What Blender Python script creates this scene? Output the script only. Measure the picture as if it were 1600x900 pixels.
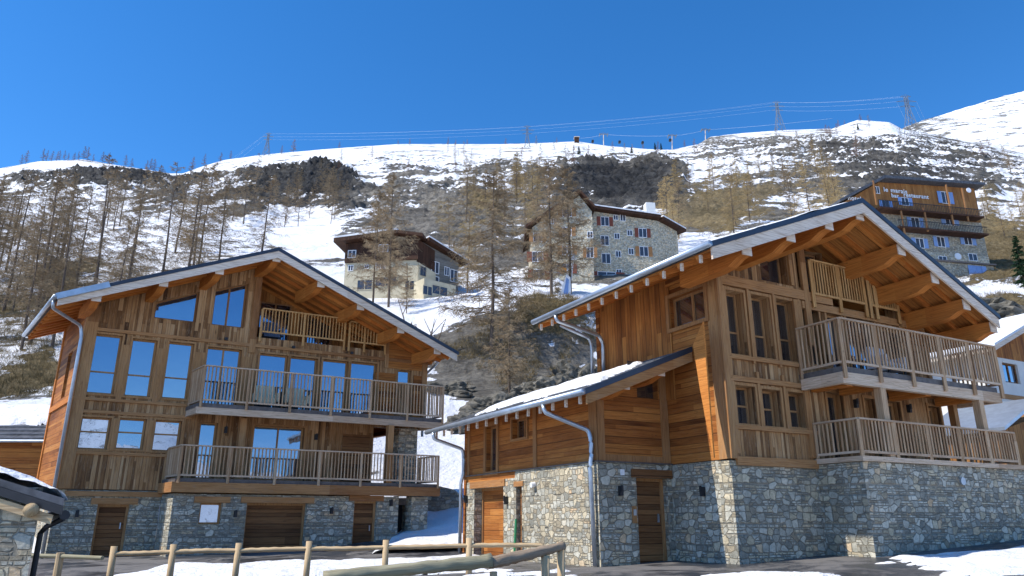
import bpy, math, random
import numpy as np
from mathutils import Vector, noise as mnoise
from mathutils.geometry import delaunay_2d_cdt
rnd = random.Random(7)
sc = bpy.context.scene
for o in list(bpy.data.objects): bpy.data.objects.remove(o)
COL = sc.collection

# ------------------------------------------------------------------ camera, sky, sun
F_PX = 1155.0; PITCH = math.radians(17.5); CP, SP = math.cos(PITCH), math.sin(PITCH); EYE = 1.6
cam = bpy.data.cameras.new('camera'); cam.sensor_width = 36; cam.lens = F_PX / 1600 * 36
cam.clip_start = .1; cam.clip_end = 9000
co = bpy.data.objects.new('camera', cam); COL.objects.link(co)
co.location = (0, 0, EYE); co.rotation_euler = (math.pi / 2 + PITCH, 0, 0); sc.camera = co

SUN_EL = math.radians(50); SUN_AZ = math.radians(199)           # azimuth measured from +X
sx, sy, sz = math.cos(SUN_AZ) * math.cos(SUN_EL), math.sin(SUN_AZ) * math.cos(SUN_EL), math.sin(SUN_EL)
sun = bpy.data.lights.new('sun', 'SUN'); sun.energy = 3.3; sun.angle = math.radians(.5); sun.color = (1, .95, .87)
so = bpy.data.objects.new('sun', sun); COL.objects.link(so)
so.rotation_euler = Vector((sx, sy, sz)).to_track_quat('Z', 'Y').to_euler()
w = bpy.data.worlds.new('World'); sc.world = w; w.use_nodes = True
nt = w.node_tree; bg = nt.nodes['Background']
sk = nt.nodes.new('ShaderNodeTexSky'); sk.sky_type = 'NISHITA'; sk.sun_disc = False
sk.sun_elevation = SUN_EL; sk.sun_rotation = math.atan2(sx, sy)
sk.altitude = 2100; sk.air_density = 1.0; sk.dust_density = .1; sk.ozone_density = 3.0
hs = nt.nodes.new('ShaderNodeHueSaturation'); hs.inputs['Saturation'].default_value = 1.30; hs.inputs['Value'].default_value = 1.18; hs.inputs['Hue'].default_value = .502
nt.links.new(sk.outputs[0], hs.inputs['Color']); nt.links.new(hs.outputs[0], bg.inputs['Color'])
bg.inputs['Strength'].default_value = .12
sc.view_settings.view_transform = 'Standard'; sc.view_settings.look = 'None'
sc.view_settings.exposure = .82; sc.view_settings.gamma = 1; sc.view_settings.use_curve_mapping = False
sc.render.engine = 'CYCLES'
sc.cycles.max_bounces = 6; sc.cycles.diffuse_bounces = 3; sc.cycles.glossy_bounces = 3

# ------------------------------------------------------------------ tools
def ray(x, y):
    d = y - 450.0
    return (x - 800.0, F_PX * CP + d * SP, F_PX * SP - d * CP)
def e_of(y):
    r = ray(800, y); return r[2] / r[1]
def t_of(x, y):
    r = ray(x, y); return r[0] / r[1]
def ang(d): t = math.radians(d); return (math.cos(t), math.sin(t))
class Fr:
    """building frame: a runs along the front, b into the depth, z up (world metres)"""
    def __init__(s, O, a, b): s.O, s.a, s.b = O, a, b
    def __call__(s, a, b, z): return Vector((s.O[0] + a * s.a[0] + b * s.b[0], s.O[1] + a * s.a[1] + b * s.b[1], z))
    def side(s, a0):            # frame of a left side wall at a=a0: new a = -b, new b = +a
        p = s(a0, 0, 0); return Fr((p.x, p.y), (-s.b[0], -s.b[1]), s.a)
    def hit(s, x, y, b):
        r = ray(x, y); ox, oy = s.O[0] + b * s.b[0], s.O[1] + b * s.b[1]; ax, ay = s.a
        k = (oy * ax - ox * ay) / (r[1] * ax - r[0] * ay)
        return ((k * r[0] - ox) / ax if abs(ax) > .3 else (k * r[1] - oy) / ay, EYE + k * r[2])
    def rect(s, b, x0, y0, x1, y1, x2, y2, x3, y3):   # corners tl tr br bl -> upright rectangle
        h = [s.hit(x0, y0, b), s.hit(x1, y1, b), s.hit(x2, y2, b), s.hit(x3, y3, b)]
        a0 = (h[0][0] + h[3][0]) / 2; a1 = (h[1][0] + h[2][0]) / 2; z1 = (h[0][1] + h[1][1]) / 2; z0 = (h[2][1] + h[3][1]) / 2
        return (a0, a1, z0, z1)
def Fpx(x, y, Y, ad, bd):
    r = ray(x, y); k = Y / r[1]; return Fr((r[0] * k, Y), ang(ad), ang(bd))
def RP(r): a0, a1, z0, z1 = r; return [(a0, z0), (a1, z0), (a1, z1), (a0, z1)]

def inside(p, poly):
    c = False; j = len(poly) - 1
    for i in range(len(poly)):
        a, b = poly[i], poly[j]
        if (a[1] > p[1]) != (b[1] > p[1]) and p[0] < (b[0] - a[0]) * (p[1] - a[1]) / (b[1] - a[1]) + a[0]: c = not c
        j = i
    return c
def tess(loops):
    """triangles of a polygon with holes (constrained Delaunay)"""
    vs = []; ed = []
    for l in loops:
        n = len(vs); vs += [Vector((p[0], p[1])) for p in l]; ed += [(n + i, n + (i + 1) % len(l)) for i in range(len(l))]
    ov, oe, of, *_ = delaunay_2d_cdt(vs, ed, [], 0, 1e-5); out = []
    for f in of:
        q = [(ov[i].x, ov[i].y) for i in f]; c = (sum(p[0] for p in q) / len(q), sum(p[1] for p in q) / len(q))
        if inside(c, loops[0]) and not any(inside(c, h) for h in loops[1:]): out.append(q)
    return out
class MB:
    def __init__(s): s.v = []; s.f = []; s.uv = []; s.sm = False; s.p = []
    def face(s, pts, uvs):
        n = len(s.v); s.v += [tuple(p) for p in pts]; s.f.append(tuple(range(n, n + len(pts)))); s.uv += list(uvs)
    def box(s, fr, a0, a1, b0, b1, z0, z1):
        s.p.append(len(s.f))
        for ax, c in (('a', (a0, a1)), ('b', (b0, b1)), ('z', (z0, z1))):
            for i, k in enumerate(c):
                if ax == 'a': q = [(k, b0, z0), (k, b1, z0), (k, b1, z1), (k, b0, z1)]; uv = [(p[1], p[2]) for p in q]
                elif ax == 'b': q = [(a0, k, z0), (a1, k, z0), (a1, k, z1), (a0, k, z1)]; uv = [(p[0], p[2]) for p in q]
                else: q = [(a0, b0, k), (a1, b0, k), (a1, b1, k), (a0, b1, k)]; uv = [(p[0], p[1]) for p in q]
                s.face([fr(*p) for p in q], uv)
        return s
    def ext(s, fr, axis, poly, c0, c1, holes=()):
        """extrude a polygon: axis b: poly (a,z); axis a: poly (b,z); axis z: poly (a,b)"""
        def P(p, c): return fr(p[0], c, p[1]) if axis == 'b' else fr(c, p[0], p[1]) if axis == 'a' else fr(p[0], p[1], c)
        loops = [list(poly)] + [list(h) for h in holes]
        tris = tess(loops)
        for c in (c0, c1):
            for t in tris: s.face([P(q, c) for q in t], t)
        for l in loops:
            for i in range(len(l)):
                p, q = l[i], l[(i + 1) % len(l)]
                if axis == 'b' and abs(p[0] - q[0]) < 1e-4: uv = [(c0, p[1]), (c0, q[1]), (c1, q[1]), (c1, p[1])]
                else: uv = [(p[0], c0), (q[0], c0), (q[0], c1), (p[0], c1)]
                if axis == 'a': uv = [(p[0], c0), (q[0], c0), (q[0], c1), (p[0], c1)]
                s.face([P(p, c0), P(q, c0), P(q, c1), P(p, c1)], uv)
        return s
    def beam(s, P, Q, w_, h, up=(0, 0, 1), vert=False):
        s.p.append(len(s.f)); P, Q = Vector(P), Vector(Q); d = (Q - P); L = d.length; d.normalize()
        sd = d.cross(Vector(up))
        if sd.length < 1e-4: sd = d.cross(Vector((0, 1, 0)))
        sd.normalize(); u2 = sd.cross(d).normalized()
        off = [(-w_ / 2, -h / 2), (w_ / 2, -h / 2), (w_ / 2, h / 2), (-w_ / 2, h / 2)]
        A = [P + sd * x + u2 * y for x, y in off]; B = [Q + sd * x + u2 * y for x, y in off]
        r0 = rnd.random() * 50; acc = 0
        for i in range(4):
            j = (i + 1) % 4; wd = w_ if i % 2 == 0 else h
            uv = [(r0, acc), (r0, acc + wd), (r0 + L, acc + wd), (r0 + L, acc)]
            if vert: uv = [(y, x) for x, y in uv]
            s.face([A[i], A[j], B[j], B[i]], uv); acc += wd
        s.face(A, off); s.face(B, off); return s
    def tube(s, pts, r, n=8, r1=None, caps=True, rough=0):
        pts = [Vector(p) for p in pts]
        if rough: pts = [a.lerp(b, i / 14) for a, b in zip(pts, pts[1:]) for i in range(14)] + [pts[-1]]
        rings = []; L = 0; N = len(pts)
        for i, p in enumerate(pts):
            d = (pts[min(i + 1, N - 1)] - pts[max(i - 1, 0)]).normalized()
            sd = d.cross(Vector((0, 0, 1)))
            if sd.length < .05: sd = d.cross(Vector((0, 1, 0)))
            sd.normalize(); u2 = sd.cross(d)
            rr = r if r1 is None else r + (r1 - r) * i / (N - 1)
            if i: L += (p - pts[i - 1]).length
            rings.append(([p + (sd * math.cos(2 * math.pi * k / n) + u2 * math.sin(2 * math.pi * k / n)) * rr * (1 + (rough * mnoise.noise(Vector((i * .45, math.cos(2 * math.pi * k / n) * 1.6, math.sin(2 * math.pi * k / n) * 1.6 + r * 90))) if rough else 0)) for k in range(n)], L))
        for (A, la), (B, lb) in zip(rings, rings[1:]):
            for k in range(n):
                j = (k + 1) % n; s.face([A[k], A[j], B[j], B[k]], [(la, k * r), (la, (k + 1) * r), (lb, (k + 1) * r), (lb, k * r)])
        if caps:
            for A, l in (rings[0], rings[-1]): s.face(A, [(.1 * math.cos(k), .1 * math.sin(k)) for k in range(n)])
        return s
    def each(s, name, mat, parent):
        """every box or beam collected becomes an object of its own"""
        st = s.p + [len(s.f)]
        for i in range(len(s.p)):
            m = MB(); k0 = sum(len(f) for f in s.f[:st[i]])
            for f in s.f[st[i]:st[i + 1]]: m.face([s.v[j] for j in f], s.uv[k0:k0 + len(f)]); k0 += len(f)
            m.build(name, mat, parent)
    def build(s, name, mat, parent=None, origin=None):
        W = Vector((0, 0, 0)); p = parent
        while p is not None: W = W + Vector(p.location); p = p.parent
        org = Vector(origin) if origin is not None else Vector((0, 0, 0))
        base = W + org
        me = bpy.data.meshes.new(name)
        me.from_pydata([(x - base.x, y - base.y, z - base.z) for x, y, z in s.v], [], s.f)
        ul = me.uv_layers.new(name='UVMap'); ul.data.foreach_set('uv', np.array(s.uv, dtype=np.float32).ravel())
        import bmesh
        bm = bmesh.new(); bm.from_mesh(me); bmesh.ops.remove_doubles(bm, verts=bm.verts, dist=1e-4)
        bmesh.ops.recalc_face_normals(bm, faces=bm.faces); bm.to_mesh(me); bm.free()
        me.materials.append(mat)
        if s.sm: me.shade_smooth()
        o = bpy.data.objects.new(name, me); COL.objects.link(o); o.location = org
        if parent is not None: o.parent = parent
        return o
def tag(o, label=None, cat=None, group=None, kind=None):
    if label: o['label'] = label
    if cat: o['category'] = cat
    if group: o['group'] = group
    if kind: o['kind'] = kind
    return o
def thing(name, loc, label, cat, group=None):
    o = bpy.data.objects.new(name, None); COL.objects.link(o); o.location = loc; o.empty_display_size = .2
    return tag(o, label, cat, group)
def lone(mb, name, mat, loc, label, cat, group=None):
    return tag(mb.build(name, mat, None, loc), label, cat, group)
def copy_tree(o, parent=None):
    c = o.copy(); COL.objects.link(c)
    if parent: c.parent = parent
    for ch in [x for x in KIDS.get(o.name, [])]: copy_tree(ch, c)
    return c
KIDS = {}

# ------------------------------------------------------------------ numpy noise
_rs = np.random.RandomState(3); _perm = _rs.permutation(256); _perm = np.concatenate([_perm, _perm])
_g = np.stack([np.cos(np.arange(256) * 2.399), np.sin(np.arange(256) * 2.399)], 1)
def pn(x, y):
    xi = np.floor(x).astype(int); yi = np.floor(y).astype(int); xf = x - xi; yf = y - yi
    u = xf * xf * xf * (xf * (xf * 6 - 15) + 10); v = yf * yf * yf * (yf * (yf * 6 - 15) + 10)
    def g(ix, iy, fx, fy):
        h = _perm[(_perm[ix & 255] + iy) & 255]; return _g[h, 0] * fx + _g[h, 1] * fy
    a = g(xi, yi, xf, yf); b = g(xi + 1, yi, xf - 1, yf); c = g(xi, yi + 1, xf, yf - 1); d = g(xi + 1, yi + 1, xf - 1, yf - 1)
    return (a + (b - a) * u + (c + (d - c) * u - a - (b - a) * u) * v) * 1.5
def fbm(x, y, o=5, ridged=False):
    s = 0; am = 1; tot = 0
    for i in range(o):
        n = pn(x + i * 17.3, y - i * 9.1)
        if ridged: n = 1 - 2 * np.abs(n)
        s = s + n * am; tot += am; am *= .5; x = x * 2.03; y = y * 2.03
    return s / tot

# ------------------------------------------------------------------ materials
class NT:
    def __init__(s, name):
        s.m = bpy.data.materials.new(name); s.m.use_nodes = True; s.t = s.m.node_tree; s.b = s.t.nodes['Principled BSDF']
    def n(s, ty, **kw):
        nd = s.t.nodes.new('ShaderNode' + ty)
        for k, v in kw.items(): setattr(nd, k, v)
        return nd
    def set(s, sock, v):
        if hasattr(v, 'is_output') or isinstance(v, bpy.types.NodeSocket): s.t.links.new(v, sock)
        else: sock.default_value = v
    def math(s, op, a, b=0.0, c=None):
        nd = s.n('Math', operation=op); s.set(nd.inputs[0], a); s.set(nd.inputs[1], b)
        if c is not None: s.set(nd.inputs[2], c)
        return nd.outputs[0]
    def mix(s, f, a, b, mode='MIX'):
        nd = s.n('MixRGB', blend_type=mode); s.set(nd.inputs[0], f)
        for i, v in ((1, a), (2, b)):
            if isinstance(v, tuple) and len(v) == 3: v = (*v, 1)
            s.set(nd.inputs[i], v)
        return nd.outputs[0]
    def comb(s, x, y, z=0.0):
        nd = s.n('CombineXYZ'); s.set(nd.inputs[0], x); s.set(nd.inputs[1], y); s.set(nd.inputs[2], z); return nd.outputs[0]
    def sep(s, v):
        nd = s.n('SeparateXYZ'); s.set(nd.inputs[0], v); return nd.outputs
    def noise(s, vec, scale=1.0, detail=4.0, rough=.55, dist=0.0, out=0):
        nd = s.n('TexNoise'); s.set(nd.inputs['Vector'], vec); nd.inputs['Scale'].default_value = scale
        nd.inputs['Detail'].default_value = detail; nd.inputs['Roughness'].default_value = rough; nd.inputs['Distortion'].default_value = dist
        return nd.outputs[out]
    def ramp(s, f, stops, interp='LINEAR'):
        nd = s.n('ValToRGB'); cr = nd.color_ramp; cr.interpolation = interp
        while len(cr.elements) < len(stops): cr.elements.new(.5)
        for e, (p, c) in zip(cr.elements, stops): e.position = p; e.color = (*c, 1) if len(c) == 3 else c
        s.set(nd.inputs[0], f); return nd.outputs[0]
    def sm(s, v, lo, hi):
        nd = s.n('MapRange', interpolation_type='SMOOTHSTEP'); s.set(nd.inputs[0], v); nd.inputs[1].default_value = lo; nd.inputs[2].default_value = hi
        return nd.outputs[0]
    def bump(s, h, st=.5, dist=.02):
        nd = s.n('Bump'); s.set(nd.inputs['Height'], h); nd.inputs['Strength'].default_value = st; nd.inputs['Distance'].default_value = dist
        s.t.links.new(nd.outputs[0], s.b.inputs['Normal'])
    def uv(s): return s.n('TexCoord').outputs['UV']
    def obj(s): return s.n('TexCoord').outputs['Object']
    def pos(s): return s.n('NewGeometry').outputs['Position']
    def out(s, col, rough=.7, spec=.3, metal=0.0):
        if isinstance(col, tuple) and len(col) == 3: col = (*col, 1)
        s.set(s.b.inputs['Base Color'], col); s.set(s.b.inputs['Roughness'], rough)
        s.b.inputs['Specular IOR Level'].default_value = spec; s.b.inputs['Metallic'].default_value = metal; return s.m

def wood(name, cols, w_=.16, vert=False, seg=3.2, grey=.4, groove=.6, greyc=(.25, .21, .17)):
    """boards laid in metres of UV; vert: boards stand upright"""
    k = NT(name); u, v = k.sep(k.uv())[:2]
    if vert: u, v = v, u                        # u along grain, v across boards
    row = k.math('DIVIDE', v, w_)
    # board widths vary: distort the row coordinate a little
    row = k.math('ADD', row, k.math('MULTIPLY', k.math('SINE', k.math('MULTIPLY', row, 1.7)), .28))
    idx = k.math('FLOOR', row); fr = k.math('FRACT', row)
    wn = k.n('TexWhiteNoise', noise_dimensions='1D'); k.set(wn.inputs['W'], idx)
    sg = k.math('FLOOR', k.math('ADD', k.math('DIVIDE', u, seg), k.math('MULTIPLY', wn.outputs[0], 7.0)))
    w2 = k.n('TexWhiteNoise', noise_dimensions='2D'); k.set(w2.inputs['Vector'], k.comb(idx, sg))
    val = w2.outputs[0]
    big = k.noise(k.comb(k.math('MULTIPLY', u, .5), k.math('MULTIPLY', v, 2.0), val), 1.0, 3)
    fcol = k.math('ADD', k.math('ADD', .12, k.math('MULTIPLY', val, .55)), k.math('MULTIPLY', k.math('SUBTRACT', big, .5), .9))
    c = k.ramp(fcol, [(i / (len(cols) - 1), x) for i, x in enumerate(cols)])
    grain = k.noise(k.comb(k.math('MULTIPLY', u, 1.6), k.math('MULTIPLY', v, 45.0), k.math('MULTIPLY', idx, 3.7)), 1.0, 5, .65, .6)
    g2 = k.noise(k.comb(k.math('MULTIPLY', u, 3.0), k.math('MULTIPLY', v, 14.0), idx), 1.0, 5, .7, 1.2)
    c = k.mix(k.sm(grain, .38, .72), c, k.mix(1.0, c, (.60, .52, .46), 'MULTIPLY'))
    c = k.mix(k.math('MULTIPLY', k.sm(g2, .52, .7), grey), c, greyc)
    c = k.mix(k.math('MULTIPLY', k.sm(g2, .40, .28), .6), c, (.06, .032, .016))
    gv = k.math('MINIMUM', fr, k.math('SUBTRACT', 1.0, fr))
    gm = k.math('SUBTRACT', 1.0, k.sm(gv, .02, .07))
    c = k.mix(k.math('MULTIPLY', gm, groove), c, (.02, .012, .008))
    h = k.math('SUBTRACT', k.math('MULTIPLY', grain, .4), gm)
    h = k.math('ADD', h, k.math('MULTIPLY', val, .8))
    k.bump(h, .7, .012); return k.out(c, .75, .2)

def stone(name, warm=.5, sc_=1.0, slip=.6, br=1.0):
    k = NT(name); uv = k.uv()
    dist = k.noise(uv, 2.2, 3, .6, 0, 1)
    vec = k.n('VectorMath', operation='MULTIPLY_ADD'); k.set(vec.inputs[0], dist); vec.inputs[1].default_value = (.20, .10, 0); k.set(vec.inputs[2], uv)
    def vor(sx_, sy_, feat, rndm=.85):
        mp = k.n('VectorMath', operation='MULTIPLY'); k.set(mp.inputs[0], vec.outputs[0]); mp.inputs[1].default_value = (sx_ * sc_, sy_ * sc_, 1)
        vn = k.n('TexVoronoi', feature=feat, voronoi_dimensions='2D'); k.set(vn.inputs['Vector'], mp.outputs[0]); vn.inputs['Scale'].default_value = 1; vn.inputs['Randomness'].default_value = rndm
        return vn
    A, Ae = vor(4.0, 5.0, 'F1', .75), vor(4.0, 5.0, 'DISTANCE_TO_EDGE', .75)
    v2 = k.n('VectorMath', operation='MULTIPLY_ADD'); k.set(v2.inputs[0], dist); v2.inputs[1].default_value = (.07, .035, 0); k.set(v2.inputs[2], uv)
    du, dv = k.sep(v2.outputs[0])[:2]
    rw = k.math('MULTIPLY', dv, 9.5 * sc_); rw = k.math('ADD', rw, k.math('MULTIPLY', k.math('SINE', k.math('MULTIPLY', rw, 1.9)), .38))
    ri = k.math('FLOOR', rw); rf_ = k.math('FRACT', rw)
    w1 = k.n('TexWhiteNoise', noise_dimensions='1D'); k.set(w1.inputs['W'], ri)
    cu = k.math('ADD', k.math('MULTIPLY', du, 3.6 * sc_), k.math('MULTIPLY', w1.outputs[0], 9.0)); cu = k.math('ADD', cu, k.math('MULTIPLY', k.math('SINE', k.math('MULTIPLY', cu, 2.3)), .34))
    ci = k.math('FLOOR', cu); cf = k.math('FRACT', cu)
    w3 = k.n('TexWhiteNoise', noise_dimensions='2D'); k.set(w3.inputs['Vector'], k.comb(ci, ri)); B3 = k.sep(w3.outputs['Color'])
    eR = k.math('MULTIPLY', k.math('MINIMUM', rf_, k.math('SUBTRACT', 1.0, rf_)), .42)
    eC = k.math('MINIMUM', cf, k.math('SUBTRACT', 1.0, cf))
    eB = k.math('MINIMUM', eR, eC)
    # choose per large cell whether it is one block or a stack of thin slips
    csel = k.sep(A.outputs['Color'])
    isB = k.math('LESS_THAN', csel[1], slip)
    cA = csel[0]; cB = B3[0]
    val = k.math('ADD', k.math('MULTIPLY', cA, k.math('SUBTRACT', 1.0, isB)), k.math('MULTIPLY', cB, isB))
    hue = k.math('ADD', k.math('MULTIPLY', csel[2], k.math('SUBTRACT', 1.0, isB)), k.math('MULTIPLY', B3[2], isB))
    cool = k.ramp(val, [(0, (.17, .175, .165)), (.4, (.30, .305, .285)), (.8, (.40, .405, .38)), (1, (.50, .50, .46))])
    wrm = k.ramp(val, [(0, (.22, .195, .155)), (.5, (.38, .345, .27)), (.85, (.48, .44, .35)), (1, (.46, .34, .23))])
    c = k.mix(k.sm(hue, 1 - warm - .08, 1 - warm + .08), cool, wrm)
    n1 = k.noise(uv, 9, 6, .7); n2 = k.noise(uv, 40, 4, .7)
    c = k.mix(k.sm(n1, .3, .7), k.mix(1.0, c, (.62, .63, .62), 'MULTIPLY'), c)
    c = k.mix(k.math('MULTIPLY', k.sm(n2, .5, .75), .35), c, (.6, .6, .56))
    eA = k.math('DIVIDE', Ae.outputs[0], 1.0)
    e = k.math('MINIMUM', eA, k.math('ADD', eB, k.math('MULTIPLY', k.math('SUBTRACT', 1.0, isB), 9.0)))
    mort = k.math('SUBTRACT', 1.0, k.sm(k.math('ADD', e, k.math('MULTIPLY', k.math('SUBTRACT', n1, .5), .05)), .02, .075))
    c = k.mix(k.math('MULTIPLY', mort, .75), c, k.mix(n1, (.10, .095, .085), (.26, .245, .21)))
    h = k.math('ADD', k.math('MULTIPLY', k.math('SUBTRACT', 1.0, mort), 1.0), k.math('MULTIPLY', n1, .7))
    h = k.math('ADD', h, k.math('MULTIPLY', val, .6))
    c = k.mix(1.0, c, (br * 1.08, br, br * .86), 'MULTIPLY')
    k.bump(h, .9, .04); return k.out(c, .85, .25)

def plain(name, col, rough=.6, spec=.3, metal=0.0, var=.25, scale=6.0, bump=.15):
    k = NT(name); p = k.pos(); n = k.noise(p, scale, 5, .65)
    c = k.mix(k.sm(n, .3, .7), tuple(x * (1 - var) for x in col), tuple(min(1, x * (1 + var)) for x in col))
    if bump: k.bump(n, bump, .02)
    return k.out(c, rough, spec, metal)

M = {}
W1 = [(.09, .042, .018), (.30, .15, .058), (.48, .265, .112), (.60, .375, .185), (.48, .34, .20)]
M['board_v'] = wood('old_boards_upright', W1, .1, True, 2.0, .5, greyc=(.42, .31, .20))
M['board_v_warm'] = wood('warm_boards_upright', [(.17, .06, .016), (.40, .155, .038), (.52, .225, .058), (.58, .29, .095)], .16, True, 3.0, .12)
M['board_h'] = wood('warm_boards_lying', [(.15, .048, .012), (.36, .125, .028), (.50, .20, .048), (.56, .265, .08)], .15, False, 3.0, .12, .5)
M['dark_door'] = wood('dark_door_boards', [(.11, .05, .02), (.26, .12, .045), (.36, .18, .07)], .17, False, 6., .1, .8)
M['beam'] = wood('beam_wood', [(.30, .135, .05), (.45, .225, .085), (.56, .32, .145)], 60., False, 9., .3, .0)
M['beam_v'] = wood('post_wood', [(.28, .13, .05), (.43, .22, .085), (.54, .32, .145)], 60., True, 9., .3, .0)
M['new_beam'] = wood('fresh_larch_beam', [(.50, .16, .032), (.60, .22, .045), (.66, .27, .065)], 60., False, 9., .05, .0)
M['soffit'] = wood('soffit_boards', [(.42, .145, .035), (.56, .235, .06), (.62, .29, .09)], .14, False, 4., .05, .5)
M['fascia'] = wood('silvered_fascia', [(.72, .58, .44), (.80, .67, .53), (.86, .74, .60)], 60., False, 9., .2, .0, (.55, .51, .47))
M['rail'] = wood('silvered_rail', [(.50, .345, .22), (.66, .49, .335), (.76, .61, .45)], 60., False, 9., .25, .0, (.50, .42, .34))
M['rail_v'] = wood('silvered_balusters', [(.42, .25, .13), (.60, .40, .23), (.70, .52, .34)], 60., True, 9., .25, .0, (.48, .40, .32))
M['rail_new'] = wood('yellow_balusters', [(.52, .27, .09), (.62, .36, .14), (.68, .42, .18)], 60., True, 9., .1, .0)
M['stone'] = stone('rubble_stone', .30, 1.2, .6, 1.4); M['stone_thin'] = stone('thin_coursed_stone', .34, 1.2, .85, 1.5)
M['stone_sunlit'] = stone('rubble_stone_sunlit', .46, 1.3, .5, 1.4)  # buff copy of the rubble for sunlit walls, sun warmth put into its colour
M['stone_far'] = stone('pale_far_rubble', .55, 1.1, .3, 1.75)
M['metal'] = plain('zinc', (.42, .47, .52), .38, .5, .7, .12, 3, .03)
M['navy'] = plain('slate_blue_flashing', (.022, .034, .055), .45, .5, 0, .2, 2, .03)
M['black'] = plain('black_metal', (.02, .02, .022), .5, .4, 0, .2)
M['slate'] = plain('slate_tiles', (.075, .078, .085), .6, .4, 0, .45, 3.5, .3)
M['slab_edge'] = plain('deck_edge_grey', (.12, .105, .095), .6, .3)
M['white_wall'] = plain('white_render', (.72, .70, .64), .9, .1, 0, .06, 1.5, .2)
M['cream_wall'] = plain('cream_render', (.54, .48, .34), .9, .1, 0, .12, .5, .2)
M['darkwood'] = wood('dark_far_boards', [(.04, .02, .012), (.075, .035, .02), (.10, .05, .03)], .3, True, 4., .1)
M['farwood'] = wood('orange_far_boards', [(.26, .11, .035), (.40, .19, .06), (.46, .25, .09)], .3, True, 4., .1)
M['greyboard'] = wood('grey_far_boards', [(.15, .15, .14), (.22, .22, .20), (.28, .28, .26)], .25, False, 4., .1)
M['blue'] = plain('blue_paint', (.20, .32, .58), .5, .3, 0, .1)
M['red_shutter'] = plain('red_brown_paint', (.20, .055, .03), .6, .3, 0, .15)
M['tan_shutter'] = plain('ochre_paint', (.36, .17, .06), .6, .3, 0, .15)
M['white_paint'] = plain('white_paint', (.78, .78, .78), .5, .4, 0, .05)
M['orange_paint'] = plain('orange_paint', (.85, .32, .03), .5, .4, 0, .05)
M['green_paint'] = plain('green_paint', (.03, .22, .08), .4, .5, 0, .1)
M['cream_fabric'] = plain('cream_fabric', (.62, .64, .48), .9, .1, 0, .08)
M['blue_fabric'] = plain('blue_grey_fabric', (.12, .17, .26), .9, .1, 0, .08)
M['steel_far'] = plain('galvanised_lattice', (.16, .17, .18), .6, .3, 0, .05)
M['cable'] = plain('pale_cable', (.50, .56, .66), .5, .3, 0, .02)
M['log'] = wood('pale_peeled_log', [(.50, .34, .17), (.58, .42, .23), (.64, .48, .29)], 60., False, 5., .1, .0)
M['brownlog'] = wood('brown_weathered_log', [(.20, .14, .09), (.32, .24, .16), (.40, .31, .22)], 60., False, 5., .6, .0, (.10, .08, .06))
M['oldlog'] = wood('weathered_log', [(.26, .23, .14), (.36, .33, .21), (.44, .40, .27)], 60., False, 5., .4, .1, (.22, .25, .16))
k = NT('window_glass')
gl = k.n('BsdfGlossy'); gl.inputs['Color'].default_value = (.62, .78, 1, 1); gl.inputs['Roughness'].default_value = .015
nn = k.noise(k.pos(), 1.1, 3); bp = k.n('Bump'); k.set(bp.inputs['Height'], nn); bp.inputs['Strength'].default_value = .12; bp.inputs['Distance'].default_value = .02
oi = k.n('ObjectInfo'); w9 = k.n('TexWhiteNoise', noise_dimensions='1D'); k.set(w9.inputs['W'], k.math('MULTIPLY', oi.outputs['Random'], 91.0))
va = k.n('VectorMath', operation='MULTIPLY_ADD'); k.set(va.inputs[0], w9.outputs['Color']); va.inputs[1].default_value = (.07, .07, .05); k.set(va.inputs[2], bp.outputs[0])
vb = k.n('VectorMath', operation='SUBTRACT'); k.set(vb.inputs[0], va.outputs[0]); vb.inputs[1].default_value = (.035, .035, .025)
vn_ = k.n('VectorMath', operation='NORMALIZE'); k.set(vn_.inputs[0], vb.outputs[0])
k.t.links.new(vn_.outputs[0], gl.inputs['Normal'])
k.b.inputs['Base Color'].default_value = (.012, .018, .03, 1); k.b.inputs['Roughness'].default_value = .05
mx = k.n('MixShader'); mx.inputs[0].default_value = .37
k.t.links.new(k.b.outputs[0], mx.inputs[1]); k.t.links.new(gl.outputs[0], mx.inputs[2])
k.t.links.new(mx.outputs[0], k.t.nodes['Material Output'].inputs[0]); M['glass'] = k.m
k = NT('far_window_glass'); M['far_glass'] = k.out((.05, .055, .07), .12, .6)
k = NT('snow'); p = k.pos(); n = k.noise(p, 1.3, 8, .6); n2 = k.noise(p, 14, 5, .6)
dirt = k.sm(k.noise(p, .8, 9, .78), .54, .74)
n3 = k.noise(p, .5, 5, .6); k.bump(k.math('ADD', k.math('ADD', n, k.math('MULTIPLY', n3, 1.5)), k.math('MULTIPLY', n2, .18)), .8, .3)
M['snow'] = k.out(k.mix(k.math('MULTIPLY', dirt, .35), (.80, .80, .80), (.40, .38, .35)), .6, .3)
k = NT('asphalt'); p = k.pos(); n = k.noise(p, .6, 9, .72, .5); n2 = k.noise(p, 90, 3, .7)
wet = k.sm(n, .42, .58)
c = k.mix(wet, (.035, .036, .04), (.15, .14, .13)); c = k.mix(k.math('MULTIPLY', k.sm(n2, .5, .8), .3), c, (.18, .17, .16))
k.bump(n2, .4, .01); M['asphalt'] = k.out(c, k.math('ADD', k.math('MULTIPLY', wet, .5), .3), .4)

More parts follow.
